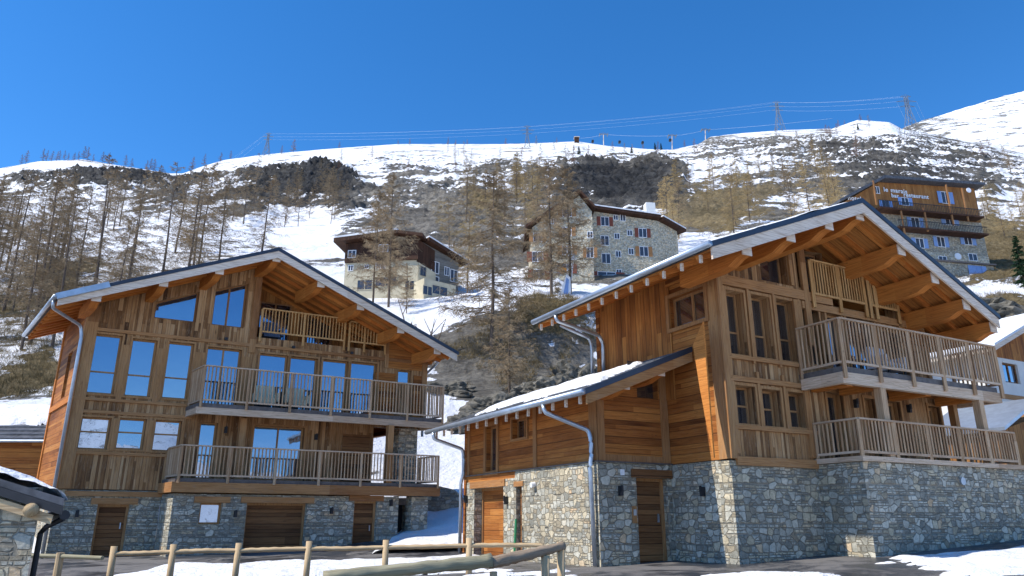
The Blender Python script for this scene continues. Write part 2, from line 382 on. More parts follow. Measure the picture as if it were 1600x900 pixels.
# hillside: snow, strata rock and dry grass mixed by regional cover painted per vertex
k = NT('hillside_surface'); p = k.pos()
att = k.n('Attribute', attribute_name='cover'); rk, br, dk = k.sep(att.outputs['Color'])[:3]
mp = k.n('Mapping'); k.set(mp.inputs['Vector'], p); mp.inputs['Rotation'].default_value = (0, math.radians(16), 0); mp.inputs['Scale'].default_value = (.34, .6, 1.7)
strata = k.noise(mp.outputs[0], .085, 12, .66, .8)
fine = k.noise(p, .55, 8, .72); bigm = k.noise(p, .03, 4, .6)
nrm = k.sep(k.n('NewGeometry').outputs['Normal'])[2]
steep = k.math('SUBTRACT', 1.0, k.sm(nrm, .45, .86))
s0 = k.math('ADD', k.math('MULTIPLY', k.math('SUBTRACT', strata, .5), 2.0), k.math('MULTIPLY', k.math('SUBTRACT', fine, .5), .9))
s0 = k.math('ADD', s0, k.math('MULTIPLY', k.math('SUBTRACT', bigm, .5), 1.1))
s0 = k.math('ADD', s0, k.math('MULTIPLY', rk, .42)); s0 = k.math('ADD', s0, k.math('MULTIPLY', k.math('MULTIPLY', steep, rk), .2))
rmask = k.sm(s0, .30, .35)
rn = k.noise(mp.outputs[0], .13, 10, .72, .8); rn2 = k.noise(p, 1.9, 6, .7)
rc = k.ramp(k.math('ADD', k.math('MULTIPLY', rn, .65), k.math('MULTIPLY', rn2, .35)), [(.34, (.028, .027, .026)), (.46, (.12, .108, .092)), (.56, (.25, .228, .19)), (.68, (.46, .42, .35))])
rc = k.mix(k.math('MULTIPLY', dk, 1.0), rc, k.mix(1.0, rc, (.20, .22, .26), 'MULTIPLY'))
gn = k.noise(p, 1.2, 8, .75)
gc = k.ramp(gn, [(.3, (.09, .065, .03)), (.5, (.20, .15, .075)), (.7, (.33, .255, .135))])
gm = k.sm(k.math('ADD', k.math('MULTIPLY', k.noise(p, .35, 8, .7), .9), k.math('MULTIPLY', br, .75)), .80, .92)
rock = k.mix(k.math('MULTIPLY', gm, k.math('SUBTRACT', 1.0, dk)), rc, gc)
sn = k.mix(k.sm(k.noise(p, .2, 6, .7), .45, .75), (.80, .80, .81), (.62, .63, .65))
gany = k.sm(k.math('ADD', k.math('MULTIPLY', fine, 1.0), k.math('MULTIPLY', br, .9)), 1.04, 1.12)
allm = k.math('MAXIMUM', rmask, gany)
k.bump(k.math('ADD', k.math('ADD', k.math('MULTIPLY', rn, k.math('MULTIPLY', allm, 2.2)), k.math('MULTIPLY', fine, .5)), k.math('MULTIPLY', k.math('SUBTRACT', 1.0, allm), .5)), 1.0, 1.4)
M['hill'] = k.out(k.mix(allm, sn, rock), .85, .15)

k = NT('larch_bark'); p = k.obj(); M['bark'] = k.out(k.mix(k.noise(p, 6, 5, .7), (.06, .045, .035), (.17, .13, .10)), .9, .1)
def foliage(nm, c0, c1):
    k = NT(nm); oi = k.n('ObjectInfo'); n = k.noise(k.obj(), .8, 4, .6)
    c = k.mix(k.sm(n, .3, .7), c0, c1); c = k.mix(k.math('MULTIPLY', oi.outputs['Random'], .5), c, tuple(x * .55 for x in c0)); return k.out(c, .9, .1)
M['twig'] = foliage('bare_larch_twigs', (.24, .17, .10), (.40, .30, .18))
M['twig_gold'] = foliage('golden_larch_twigs', (.38, .27, .125), (.54, .40, .20))
M['twig_red'] = foliage('reddish_twigs', (.24, .14, .10), (.34, .21, .15))
M['needle'] = foliage('dark_needles', (.012, .03, .014), (.03, .06, .025))
M['brush'] = foliage('dry_brush', (.14, .10, .045), (.28, .21, .105))

# ------------------------------------------------------------------ terrain height
ZR = [(-40, [(-60, 0), (60, 0)]), (6, [(-60, 0), (60, .2)]), (12, [(-12, .1), (0, .35), (8, .55), (20, .8), (40, 1.3)]),
      (17, [(-40, .5), (-15, .2), (-8, .2), (-2, .4), (0, .52), (6, .70), (12, .95), (20, 1.2), (40, 2)]),
      (22, [(-40, 1.5), (-15, .35), (-8, .42), (-3, .5), (2, .6), (8, .95), (15, 1.25), (22, 1.4), (40, 3)]),
      (28, [(-40, 4), (-20, 1.2), (-14, .55), (-8, .65), (-4, .8), (-2, .9), (3, 1.2), (15, 1.5), (24, 1.7), (40, 4)])]
SR = [(34, [(-300, 640), (0, 690), (60, 705), (200, 800), (680, 800), (740, 790), (900, 800), (1300, 790), (1600, 780), (2000, 760)]),
      (45, [(0, 625), (90, 620), (400, 640), (680, 690), (740, 685), (900, 640), (1300, 650), (1600, 620)]),
      (55, [(0, 575), (200, 575), (500, 585), (700, 600), (760, 610), (930, 600), (1300, 600), (1600, 545)]),
      (62, [(0, 545), (300, 540), (600, 545), (655, 535), (740, 520), (820, 500), (900, 490), (1300, 520), (1500, 515), (1600, 500)]),
      (75, [(0, 505), (300, 490), (560, 490), (650, 488), (760, 470), (900, 462), (1100, 470), (1540, 466), (1600, 462)]),
      (95, [(0, 462), (300, 450), (520, 462), (720, 457), (850, 460), (1060, 460), (1300, 460), (1560, 446), (1600, 440)]),
      (125, [(0, 420), (300, 405), (520, 415), (750, 410), (1060, 400), (1300, 390), (1600, 395)]),
      (180, [(0, 375), (300, 355), (450, 362), (600, 365), (800, 345), (1000, 335), (1200, 330), (1400, 335), (1600, 350)]),
      (280, [(0, 322), (300, 312), (450, 312), (600, 305), (800, 292), (900, 290), (960, 300), (1060, 285), (1200, 272), (1400, 275), (1600, 300)]),
      (420, [(0, 288), (150, 280), (270, 300), (300, 290), (400, 270), (600, 258), (750, 258), (900, 247), (1060, 248), (1200, 238), (1400, 232), (1600, 262)]),
      (620, [(-200, 275), (0, 263), (60, 252), (130, 249), (200, 261), (262, 271), (285, 271), (310, 262), (350, 250), (400, 243), (450, 238), (520, 232), (620, 225), (700, 225), (780, 225), (823, 224),
             (900, 221), (950, 228), (1010, 233), (1050, 234), (1090, 226), (1110, 214), (1160, 208), (1230, 203), (1300, 201), (1340, 187), (1390, 191), (1410, 202), (1450, 208), (1500, 218), (1550, 228), (1600, 240), (1800, 270)]),
      (700, [(-200, 330), (1800, 330)]), (820, [(-200, 420), (1800, 420)])]
YK = np.array([y for y, _ in ZR] + [y for y, _ in SR], float)
def base_h(X, Y):
    X = np.asarray(X, float); Y = np.asarray(Y, float); T = X / np.maximum(Y, 20.0)
    rows = [np.interp(X, [p[0] for p in r], [p[1] for p in r]) for _, r in ZR]
    for yk, r in SR:
        ts = [t_of(*p) for p in r]; es = [e_of(p[1]) for p in r]; rows.append(EYE + yk * np.interp(T, ts, es))
    Z = np.stack(rows); n = len(YK)
    D = np.zeros_like(Z); dy = np.diff(YK)
    sl = (Z[1:] - Z[:-1]) / dy.reshape(-1, *([1] * (Z.ndim - 1)))
    D[1:-1] = np.where(sl[1:] * sl[:-1] > 0, 2 * sl[1:] * sl[:-1] / (sl[1:] + sl[:-1] + 1e-9), 0); D[0] = 0; D[-1] = sl[-1]; ir = n - 3; D[ir] = sl[ir - 1]
    i = np.clip(np.searchsorted(YK, Y, side='right') - 1, 0, n - 2); h = dy[i]; s = np.clip((Y - YK[i]) / h, 0, 1)
    g = lambda A, j: np.take_along_axis(A, j[None], 0)[0]
    z0, z1, d0, d1 = g(Z, i), g(Z, i + 1), g(D, i), g(D, i + 1)
    lin = z0 + (z1 - z0) * s
    return np.where(i >= ir, lin, (2 * s**3 - 3 * s**2 + 1) * z0 + (s**3 - 2 * s**2 + s) * h * d0 + (-2 * s**3 + 3 * s**2) * z1 + (s**3 - s**2) * h * d1)
# regional cover (centre and radii given as seen from the road): x, y, rx, ry, rock, brush, dark
REG = [(160, 288, 150, 19, 1.1, 0, .9), (430, 306, 145, 38, 1.2, 0, .95), (230, 300, 50, 45, .6, 0, .5), (640, 345, 150, 55, .85, .25, 0), (520, 290, 60, 30, .8, 0, .9),
       (760, 300, 160, 40, .45, .2, 0), (985, 300, 100, 42, 1.9, 0, 1.), (880, 300, 70, 35, .8, 0, .7), (790, 380, 120, 80, .7, .35, 0), (1130, 325, 90, 60, .4, .8, 0),
       (1280, 300, 170, 80, .48, .2, .2), (1450, 260, 170, 60, .62, .1, .5), (1560, 400, 90, 100, .5, .85, 0), (1200, 230, 150, 30, .3, .1, 0), (60, 480, 130, 90, .15, .55, 0), (40, 590, 80, 40, .1, .9, 0),
       (200, 420, 170, 90, -.1, .28, 0), (250, 400, 240, 110, .15, .15, 0), (780, 560, 130, 70, 1.1, .42, .1), (860, 500, 80, 40, .6, .8, 0), (900, 620, 60, 60, 1.1, .4, .1), (1580, 500, 60, 40, 1.2, .2, 0),
       (660, 690, 60, 110, -1.5, -.9, 0), (640, 490, 90, 30, -1.2, -.5, 0), (470, 350, 60, 30, -1.0, 0, 0), (1570, 458, 60, 9, -1, -.9, 0), (640, 262, 170, 22, .28, 0, .2), (1000, 250, 120, 14, .2, .1, 0), (1150, 225, 120, 14, .3, .1, .1)]
def cover(X, Y, Z):
    e = (Z - EYE) / np.maximum(Y, 1.0)
    d = (F_PX * SP - e * F_PX * CP) / (CP + e * SP); dy = F_PX * CP + d * SP
    px = 800 + X / np.maximum(Y, 1.0) * dy; py = 450 + d
    R = np.full(X.shape, .27); B = np.zeros(X.shape); Dk = np.zeros(X.shape)
    wob = fbm(px / 60, py / 40, 4) * .55
    for x, y, rx, ry, r, b, k_ in REG:
        q = np.sqrt(((px - x) / rx) ** 2 + ((py - y) / ry) ** 2) + wob; g = np.clip(1.35 - q, 0, 1); g = g * g * (3 - 2 * g)
        R += r * g; B += b * g; Dk += k_ * g
    return np.clip(R, -.6, 2.0), np.clip(B, 0, 1), np.clip(Dk, 0, 1)
def height(X, Y):
    X = np.atleast_1d(np.asarray(X, float)); Y = np.atleast_1d(np.asarray(Y, float))
    Z = base_h(X, Y); R, B, Dk = cover(X, Y, Z)
    far = np.clip((Y - 36) / 20, 0, 1)
    fade = np.clip((690 - Y) / 60, 0, 1)
    A = np.clip(Y * .012, 0, 5.0)
    # large shapes of the slope, then rugged rock in the rocky zones
    s1 = fbm(X / 26 + 5, Y / 34, 4) * A * .55
    rz = np.clip(R, 0, 1.2)
    wx = X + 6 * fbm(X / 20, Y / 20, 3)
    s2 = (fbm(wx / 17, (Y + .6 * Z) / 9, 5, True) * .5) * A * 2.2 * rz * (1 + .35 * Dk)
    s3 = fbm(X / 5.5, Y / 4, 4, True) * A * .8 * np.clip(rz - .15, .05, 1.2)
    ridge = 1 - .88 * np.exp(-((np.minimum(Y, 620) - 620) / 110) ** 2)
    out = Z + (s1 + s2 + s3) * far * fade * ridge
    return out, R, B, Dk
def hz(x, y): return float(height(x, y)[0][0])
def at(px, Y):
    t = (px - 800) / 1120; 
    for _ in range(4):
        z = hz(t * Y, Y); e = (z - EYE) / Y; d = (F_PX * SP - e * F_PX * CP) / (CP + e * SP); t = (px - 800) / (F_PX * CP + d * SP)
    return Vector((t * Y, Y, hz(t * Y, Y)))
def grid_mesh(name, X, Y, Z, mat, cov=None, label=None, kind='structure'):
    r, c = X.shape; me = bpy.data.meshes.new(name)
    vs = np.stack([X, Y, Z], -1).reshape(-1, 3).astype(np.float32)
    i = np.arange(r * c).reshape(r, c); q = np.stack([i[:-1, :-1], i[:-1, 1:], i[1:, 1:], i[1:, :-1]], -1).reshape(-1, 4)
    me.vertices.add(len(vs)); me.vertices.foreach_set('co', vs.ravel()); me.loops.add(q.size); me.loops.foreach_set('vertex_index', q.ravel().astype(np.int32))
    me.polygons.add(len(q)); me.polygons.foreach_set('loop_start', np.arange(0, q.size, 4, dtype=np.int32)); me.polygons.foreach_set('loop_total', np.full(len(q), 4, np.int32))
    me.update(calc_edges=True); me.validate()
    if cov is not None:
        at_ = me.attributes.new('cover', 'FLOAT_COLOR', 'POINT'); d = np.ones((r * c, 4), np.float32)
        for j, a in enumerate(cov): d[:, j] = a.ravel()
        at_.data.foreach_set('color', d.ravel())
    me.materials.append(mat); me.shade_smooth()
    o = bpy.data.objects.new(name, me); COL.objects.link(o)
    if kind: o['kind'] = kind
    return o
# road and yard
X, Y = np.meshgrid(np.linspace(-60, 60, 241), np.linspace(-40, 36, 153)); Z = base_h(X, Y) + .015 * fbm(X / 2, Y / 2, 3)
grid_mesh('road', X, Y, Z, M['asphalt'])
# hillside
T = np.concatenate([np.linspace(-1.5, -.82, 60, endpoint=False), np.linspace(-.82, .82, 860, endpoint=False), np.linspace(.82, 1.5, 61)])
YY = np.concatenate([np.exp(np.linspace(math.log(34.8), math.log(640), 560)), np.linspace(650, 820, 12)])
T2, Y2 = np.meshgrid(T, YY); X2 = T2 * Y2
H, R_, B_, D_ = height(X2.ravel(), Y2.ravel())
grid_mesh('hillside', X2, Y2, H.reshape(X2.shape), M['hill'], (R_, B_, D_))
X, Y = np.meshgrid(np.linspace(-60, 60, 121), np.linspace(-40, 5, 46)); grid_mesh('bounce_snow_field', X, Y, base_h(X, Y) + .08 + .05 * fbm(X / 3, Y / 3, 4), M['snow'])  # unseen snow behind the camera, added to bounce light onto facades and soffits
# high snow mountain far right, and the range across the valley behind the road (seen in the windows)
pk = [(1300, 290), (1380, 232), (1410, 200), (1440, 188), (1470, 180), (1500, 170), (1550, 155), (1600, 142), (1700, 118), (1850, 90), (2100, 60)]
t_ = np.linspace(t_of(1300, 260), t_of(2100, 60), 260); y_ = np.linspace(850, 1500, 120); Tm, Ym = np.meshgrid(t_, y_)
em = np.interp(Tm, [t_of(*p) for p in pk], [e_of(p[1]) for p in pk]); e0 = e_of(330)
g = np.clip((Ym - 850) / 450, 0, 1); ee = e0 + (em - e0) * g ** .8 - np.clip((Ym - 1300) / 200, 0, 1) * .25
Xm = Tm * Ym; Zm = EYE + Ym * ee + fbm(Xm / 90, Ym / 110, 5) * 12 * (1 - g * .8) + fbm(Xm / 25, Ym / 30, 4) * 2
cr = np.clip(.25 + .5 * np.clip(1.6 - np.abs((em - ee) * 1300 / 28), 0, 1) * (Xm < 850), 0, 1) + .08
grid_mesh('mountain_peak', Xm, Ym, Zm, M['hill'], (cr, cr * 0, cr * .4))
an = np.linspace(math.radians(150), math.radians(390), 240); rr_ = np.linspace(62, 2600, 50)
An, Rr = np.meshgrid(an, rr_); hh = np.clip((Rr - 900) / 1500, 0, 1) * (235 + 170 * fbm(An * 5, An * 0 + 2, 5)) + fbm(Rr / 200 * np.cos(An), Rr / 200 * np.sin(An), 5) * 40 * np.clip((Rr - 300) / 900, 0, 1)
hh -= 12 * np.clip((Rr - 62) / 100, 0, 1); hh -= .3
cr = np.clip(.25 + .5 * fbm(An * 9, Rr / 300, 4), 0, 1)
grid_mesh('mountain_range', Rr * np.cos(An), Rr * np.sin(An), hh, M['hill'], (cr, cr * .3, cr * .5))

def snow_sheet(name, xy0, xy1, step, zf, mask, thick, label, fr=None, cat='snow'):
    """snow lying on a surface: a soft-edged layer, present where mask>0"""
    xs = np.arange(xy0[0], xy1[0] + step, step); ys = np.arange(xy0[1], xy1[1] + step, step); A, B = np.meshgrid(xs, ys)
    m = mask(A, B); h = np.clip(m * 3.0, -.25, 1); h = np.where(h > 0, np.sqrt(np.clip(h, 0, 1)), h)
    z = zf(A, B) + thick * h * (1 + .35 * fbm(A * 1.3, B * 1.3, 4))
    keep = m > -.12; idx = -np.ones(A.shape, int)
    if fr: 
        Xw = fr.O[0] + A * fr.a[0] + B * fr.b[0]; Yw = fr.O[1] + A * fr.a[1] + B * fr.b[1]
    else: Xw, Yw = A, B
    idx[keep] = np.arange(keep.sum()); vs = np.stack([Xw[keep], Yw[keep], z[keep]], -1)
    q = np.stack([idx[:-1, :-1], idx[:-1, 1:], idx[1:, 1:], idx[1:, :-1]], -1).reshape(-1, 4); q = q[(q >= 0).all(1)]
    me = bpy.data.meshes.new(name); me.from_pydata(vs.tolist(), [], q.tolist()); me.materials.append(M['snow']); me.shade_smooth()
    o = bpy.data.objects.new(name, me); COL.objects.link(o); return tag(o, label, cat, None, 'stuff')

# ------------------------------------------------------------------ building helpers
def window(fr, r, b, parent, mv=(), mh=(), fw=.06, mat='beam_v', name='window', poly=None, pane='glass', cas=None):
    """frame bars in the opening with a pane as its child"""
    a0, a1, z0, z1 = r; mb = MB()
    if poly is None:
        mb.box(fr, a0, a0 + fw, b, b + .07, z0, z1).box(fr, a1 - fw, a1, b, b + .07, z0, z1)
        mb.box(fr, a0 + fw, a1 - fw, b, b + .07, z1 - fw, z1).box(fr, a0 + fw, a1 - fw, b, b + .07, z0, z0 + fw)
        for m in mv: c = a0 + (a1 - a0) * m; mb.box(fr, c - fw * .55, c + fw * .55, b + .003, b + .067, z0 + fw, z1 - fw)
        for m in mh: c = z0 + (z1 - z0) * m; mb.box(fr, a0 + fw, a1 - fw, b + .006, b + .064, c - fw * .45, c + fw * .45)
        w_ = mb.build(name, M[mat], parent); MB().box(fr, a0 + .01, a1 - .01, b + .035, b + .05, z0 + .01, z1 - .01).build('pane', M[pane], w_)
        if cas: c_ = MB(); casing(c_, fr, r, cas[0], cas[1], cas[2]); c_.build('casing', M['beam_v'], w_)
    else:
        n = len(poly); cx = sum(p[0] for p in poly) / n; cz = sum(p[1] for p in poly) / n
        inn = [(p[0] + (cx - p[0]) * fw * 2.0 / abs(cx - p[0] + 1e-6) * .5, p[1] + (cz - p[1]) * fw / abs(cz - p[1] + 1e-6)) for p in poly]
        mb.ext(fr, 'b', poly, b, b + .07, [inn])
        for m in mv: 
            c = a0 + (a1 - a0) * m; zt = np.interp(c, [a0, a1], [poly[3][1], poly[2][1]]) - fw
            mb.box(fr, c - fw * .55, c + fw * .55, b + .003, b + .067, z0 + fw, zt)
        w_ = mb.build(name, M[mat], parent)
        MB().ext(fr, 'b', [(p[0] + (cx - p[0]) * .01, p[1] + (cz - p[1]) * .01) for p in poly], b + .035, b + .05).build('pane', M[pane], w_)
    return w_
def casing(mb, fr, r, b, t=.09, d=.035):
    a0, a1, z0, z1 = r
    mb.box(fr, a0 - t, a0, b - d, b - .002, z0 - t, z1 + t).box(fr, a1, a1 + t, b - d, b - .002, z0 - t, z1 + t)
    mb.box(fr, a0, a1, b - d, b - .002, z1, z1 + t).box(fr, a0, a1, b - d, b - .002, z0 - t, z0)
def door(fr, r, b, parent, mat='dark_door', name='door', handle=True):
    a0, a1, z0, z1 = r
    d = MB().box(fr, a0 + .08, a1 - .08, b, b + .06, z0, z1 - .08).build(name, M[mat], parent)
    MB().box(fr, a0, a0 + .08, b - .05, b + .08, z0, z1).box(fr, a1 - .08, a1, b - .05, b + .08, z0, z1).box(fr, a0 + .08, a1 - .08, b - .05, b + .08, z1 - .08, z1).build('door_frame', M['beam_v'], d)
    if handle: MB().box(fr, a1 - .2, a1 - .17, b - .05, b - .001, z0 + .95, z0 + 1.15).build('handle', M['metal'], d)
    return d
def lamp(fr, x, y, b, parent):
    a, z = fr.hit(x, y, b)
    MB().box(fr, a - .045, a + .045, b - .1, b - .002, z - .11, z + .11).box(fr, a - .03, a + .03, b - .125, b - .1, z - .02, z + .13).build('wall_lamp', M['black'], parent)
def purlin(fr, a, ztop, b0, b1, parent, w_=.26, h=.44, mat='new_beam'):
    poly = [(b1, ztop - h), (b0 + .75, ztop - h), (b0 + .45, ztop - h * .92), (b0 + .18, ztop - h * .66), (b0, ztop - h * .6), (b0, ztop), (b1, ztop)]
    o = MB().ext(fr, 'a', poly, a - w_ / 2, a + w_ / 2).build('purlin', M[mat], parent)
    MB().box(fr, a - w_ / 2 - .012, a + w_ / 2 + .012, b0 - .03, b0 - .002, ztop - h * .62, ztop - .01).build('end_cap', M['fascia'], o); return o
def railing(fr, pts, z0, z1, parent, name='railing', step=.125, post=1.45, drop=.16, m1='rail', m2='rail_v', top=(.1, .045), tops=None):
    mb = MB(); mv = MB()
    for i, (p, q) in enumerate(zip(pts, pts[1:])):
        zt0, zt1 = (z1, z1) if tops is None else (tops[i], tops[i + 1])
        P, Q = fr(p[0], p[1], 0), fr(q[0], q[1], 0); L = (Q - P).length
        up = Vector((0, 0, 1))
        mb.beam(P + up * (zt0 - .02), Q + up * (zt1 - .02), top[0], top[1])
        mb.beam(P + up * (z0 + .1), Q + up * (z0 + .1), .045, .06)
        n = max(2, round(L / step))
        for j in range(1, n):
            c = P.lerp(Q, j / n); zt = zt0 + (zt1 - zt0) * j / n
            mv.beam(c + up * (z0 + .13), c + up * (zt - .045), .038 + rnd.uniform(-.004, .004), .034, (0, 1, 0), True)
        n = max(1, round(L / post))
        for j in range(n + 1):
            if j == n and i < len(pts) - 2: continue
            c = P.lerp(Q, j / n); zt = zt0 + (zt1 - zt0) * j / n
            mv.beam(c + up * (z0 - drop), c + up * (zt - .042), .08, .075, (0, 1, 0), True)
    o = mb.build(name, M[m1], parent); mv.build('balusters', M[m2], o); return o
def pipe(pts, r, parent, name='downpipe', brackets=True):
    P = [Vector(p) for p in pts]; out = [P[0]]
    for a, b, c in zip(P, P[1:], P[2:]):        # rounded bends
        l = min((b - a).length, (c - b).length) * .35; l = min(l, .18)
        s = b + (a - b).normalized() * l; e = b + (c - b).normalized() * l
        out += [s] + [s.lerp(b, t).lerp(b.lerp(e, t), t) for t in (.33, .66)] + [e]
    out.append(P[-1]); mb = MB(); mb.sm = True; mb.tube(out, r, 10); return mb.build(name, M['metal'], parent)
def roof_z(ridge, slopeL, slopeR):
    ra, rz = ridge
    return lambda a: rz - (slopeL * (ra - a) if a < ra else slopeR * (a - ra))
def make_roof(fr, ridge, aL, aR, sl, sr, b0, b1, parent, rafters=True):
    """two-slope roof whose top line passes the ridge; returns top z function"""
    zt = roof_z(ridge, sl, sr); ra, rz = ridge
    def band(o0, o1, l=aL, r=aR):               # closed cross-section between two vertical offsets
        return [(l, zt(l) - o1), (ra, rz - o1), (r, zt(r) - o1), (r, zt(r) - o0), (ra, rz - o0), (l, zt(l) - o0)]
    rf = MB().ext(fr, 'b', band(.0, .12), b0 + .02, b1).build('roof', M['slate'], parent)
    MB().ext(fr, 'b', band(-.03, .10, aL - .03, aR + .03), b0 - .06, b0 + .0).build('verge_flashing', M['navy'], rf)
    MB().ext(fr, 'b', band(.105, .38, aL + .02, aR - .02), b0 - .03, b0 + .02).build('rake_board', M['fascia'], rf)
    MB().ext(fr, 'b', band(.125, .165, aL + .05, aR - .05), b0 + .03, b1 - .03).build('soffit', M['soffit'], rf)
    mb = MB()
    b = b0 + .5
    while b < b1:
        for (l, r) in ((aL + .08, ra - .02), (ra + .02, aR - .08)):
            P = fr(l, b, zt(l) - .225); Q = fr(r, b, zt(r) - .225); mb.beam(P, Q, .09, .12)
        b += .62
    mb.build('rafters', M['new_beam'], rf)
    return zt, rf
def gutter(fr, a, b0, b1, z, parent, r=.075):
    mb = MB(); mb.sm = True; mb.tube([fr(a, b0, z), fr(a, (b0 + b1) / 2, z), fr(a, b1, z)], r, 10); return mb.build('gutter', M['metal'], parent)
def rafter_tails(fr, a, b0, b1, z, parent, step=.62, h=.2):
    mb = MB(); b = b0 + .3
    while b < b1: mb.box(fr, a - .03, a + .03, b - .028, b + .028, z - h, z - .02); b += step
    mb.each('rafter_tail', M['fascia'], parent)

# ================================================================== LEFT CHALET
L = Fr((-14.963, 25.2), ang(28.7), ang(129.5))
lc = thing('wooden_chalet', L(6, 2, .4), 'left wooden chalet with two long silvered balconies and rows of blue reflecting windows', 'chalet')
ridge = (5.55, 11.50); zt, rf = make_roof(L, ridge, -1.25, 13.1, .418, .428, -1.9, 4.9, lc)
WT = lambda a: zt(a) - .17
AE = 12.85; LG0, LG1, LGz = 5.72, 10.95, 8.42
P = L.rect
# wall openings in the front plane
wins = [(P(0, 149, 521, 191, 525, 178, 617, 131, 613), (), (.37,)), (P(0, 207, 529, 245, 532, 235, 621, 194, 618), (), (.37,)), (P(0, 265, 534, 302, 537, 294, 625, 252, 621), (), (.37,)),
        (P(0, 322, 541, 376, 547, 370, 640, 316, 636), (.5,), ()), (P(0, 404, 551, 448, 556, 445, 646, 400, 643), (), ()), (P(0, 452, 556, 495, 561, 492, 649, 449, 646), (), ()),
        (P(0, 503, 561, 543, 565, 541, 651, 500, 649), (), ()), (P(0, 547, 565, 588, 568, 586, 653, 545, 651), (), ()), (P(0, 622, 577, 642, 580, 642, 603, 622, 600), (), ()),
        (P(0, 125, 651, 173, 653, 168, 703, 120, 701), (), (.55,)), (P(0, 187, 653, 229, 655, 223, 703, 180, 701), (), (.55,)), (P(0, 243, 656, 284, 658, 279, 706, 237, 704), (), (.55,)),
        (P(0, 311, 659, 338, 661, 333, 748, 306, 748), (), ()), (P(0, 395, 665, 474, 668, 471, 750, 392, 750), (.5,), ())]
tz = [L.hit(*q, 0) for q in ((241, 497), (306, 504), (311, 456), (244, 471))]; tz[0] = (tz[3][0], tz[1][1]); tz[2] = (tz[1][0], tz[2][1])
t2 = [L.hit(*q, 0) for q in ((329, 508), (381, 513), (388, 443), (338, 452))]; t2[0] = ((t2[0][0] + t2[3][0]) / 2, t2[1][1]); t2[3] = (t2[0][0], t2[3][1]); t2[1] = ((t2[1][0] + t2[2][0]) / 2, t2[1][1]); t2[2] = (t2[1][0], t2[2][1])
LW = L.hit(582, 700, 0)[0]     # right end of the lower floor's closed wall
outer = [(0, 2.62), (LW, 2.62), (LW, 5.25), (AE, 5.25), (AE, WT(AE)), (LG1, WT(LG1)), (LG1, LGz), (LG0, LGz), (LG0, WT(LG0)), (ridge[0], WT(ridge[0])), (0, WT(0))]
holes = [RP(w_[0]) for w_ in wins] + [tz, t2]
MB().ext(L, 'b', outer, 0, .28, holes).build('wood_wall', M['board_v'], lc)
# recessed loggia back wall and floor
MB().ext(L, 'b', [(LG0 + .002, LGz), (LG1 - .002, LGz), (LG1 - .002, WT(LG1)), (LG0 + .002, WT(LG0))], 1.7, 1.85).build('loggia_wall', M['board_v_warm'], lc)
MB().box(L, LG0 + .003, LG1 - .003, .29, 1.69, LGz - .15, LGz - .002).build('loggia_floor', M['slab_edge'], lc)
MB().box(L, LG0 - .1, LG0 - .002, .285, 1.84, LGz - .15, WT(LG0) - .02).build('loggia_side_wall', M['board_v_warm'], lc)
window(L, (6.3, 7.6, LGz + .02, LGz + 1.9), 1.62, lc, (.5,), (), mat='beam_v'); window(L, (8.3, 9.4, LGz + .02, LGz + 1.6), 1.62, lc, (.5,), (), mat='beam_v')
for r, mv, mh in wins: window(L, r, .13, lc, mv, mh, .055, cas=(0, .07, .04) if r[1] - r[0] > .6 else None)
window(L, (tz[0][0], tz[1][0], tz[0][1], tz[2][1]), .13, lc, (), (), .06, poly=tz)
window(L, (t2[0][0], t2[1][0], t2[0][1], t2[2][1]), .13, lc, (.47,), (), .06, poly=t2)
# trim beams and posts on the facade
tb = MB()
for (x0, y0, x1, y1, h) in ((137, 514, 672, 568, .12), (112, 644, 300, 650, .11), (106, 708, 270, 711, .10), (101, 771, 268, 773, .16)):
    a0, z0 = L.hit(x0, y0, 0); a1, z1 = L.hit(x1, y1, 0); z = (z0 + z1) / 2; tb.box(L, max(a0, -.04), a1, -.065, -.003, z - h / 2, z + h / 2)
a0, z = L.hit(117, 622, 0); a1 = 3.55; tb.box(L, -.04, a1, -.09, -.003, z - .05, z + .05)
tb.each('trim_beam', M['beam'], lc)
tp = MB(); tp.box(L, -.05, .34, -.075, .29, 2.62, WT(0) - .1)
for i, j in ((0, 1), (1, 2), (2, 3)): g0, g1_ = wins[i][0][1] + .072, wins[j][0][0] - .072; tp.box(L, g0, max(g1_, g0 + .06), -.062, -.003, 5.6, 7.6)
for i, j in ((9, 10), (10, 11)): g0, g1_ = wins[i][0][1] + .072, wins[j][0][0] - .072; tp.box(L, g0, max(g1_, g0 + .05), -.058, -.003, 3.9, 5.0)
tp.box(L, LG0 - .24, LG0 + .0, -.07, -.003, 7.78, WT(LG0) - .14)
tp.box(L, 5.28, 5.56, -.063, -.003, 5.5, 7.6); tp.box(L, LG1, LG1 + .16, -.07, -.003, 7.7, WT(LG1) - .14)
tp.box(L, AE - .2, AE + .03, -.06, .29, 5.25, WT(AE) - .05)
tp.each('post', M['beam_v'], lc)
# horizontal cladding right of the loggia
wr = wins[8][0]; MB().ext(L, 'b', [(LG1 + .17, 7.72), (AE - .21, 7.72), (AE - .21, WT(AE - .21) - .02), (LG1 + .17, WT(LG1 + .17) - .02)], -.03, -.004).build('gable_boards', M['board_h'], lc)
MB().box(L, wr[0] - 1.0, wr[0] - .12, -.03, -.004, 5.6, 7.5).box(L, wr[1] + .12, AE - .21, -.03, -.004, 5.6, 7.5).each('side_boards', M['board_h'], lc)
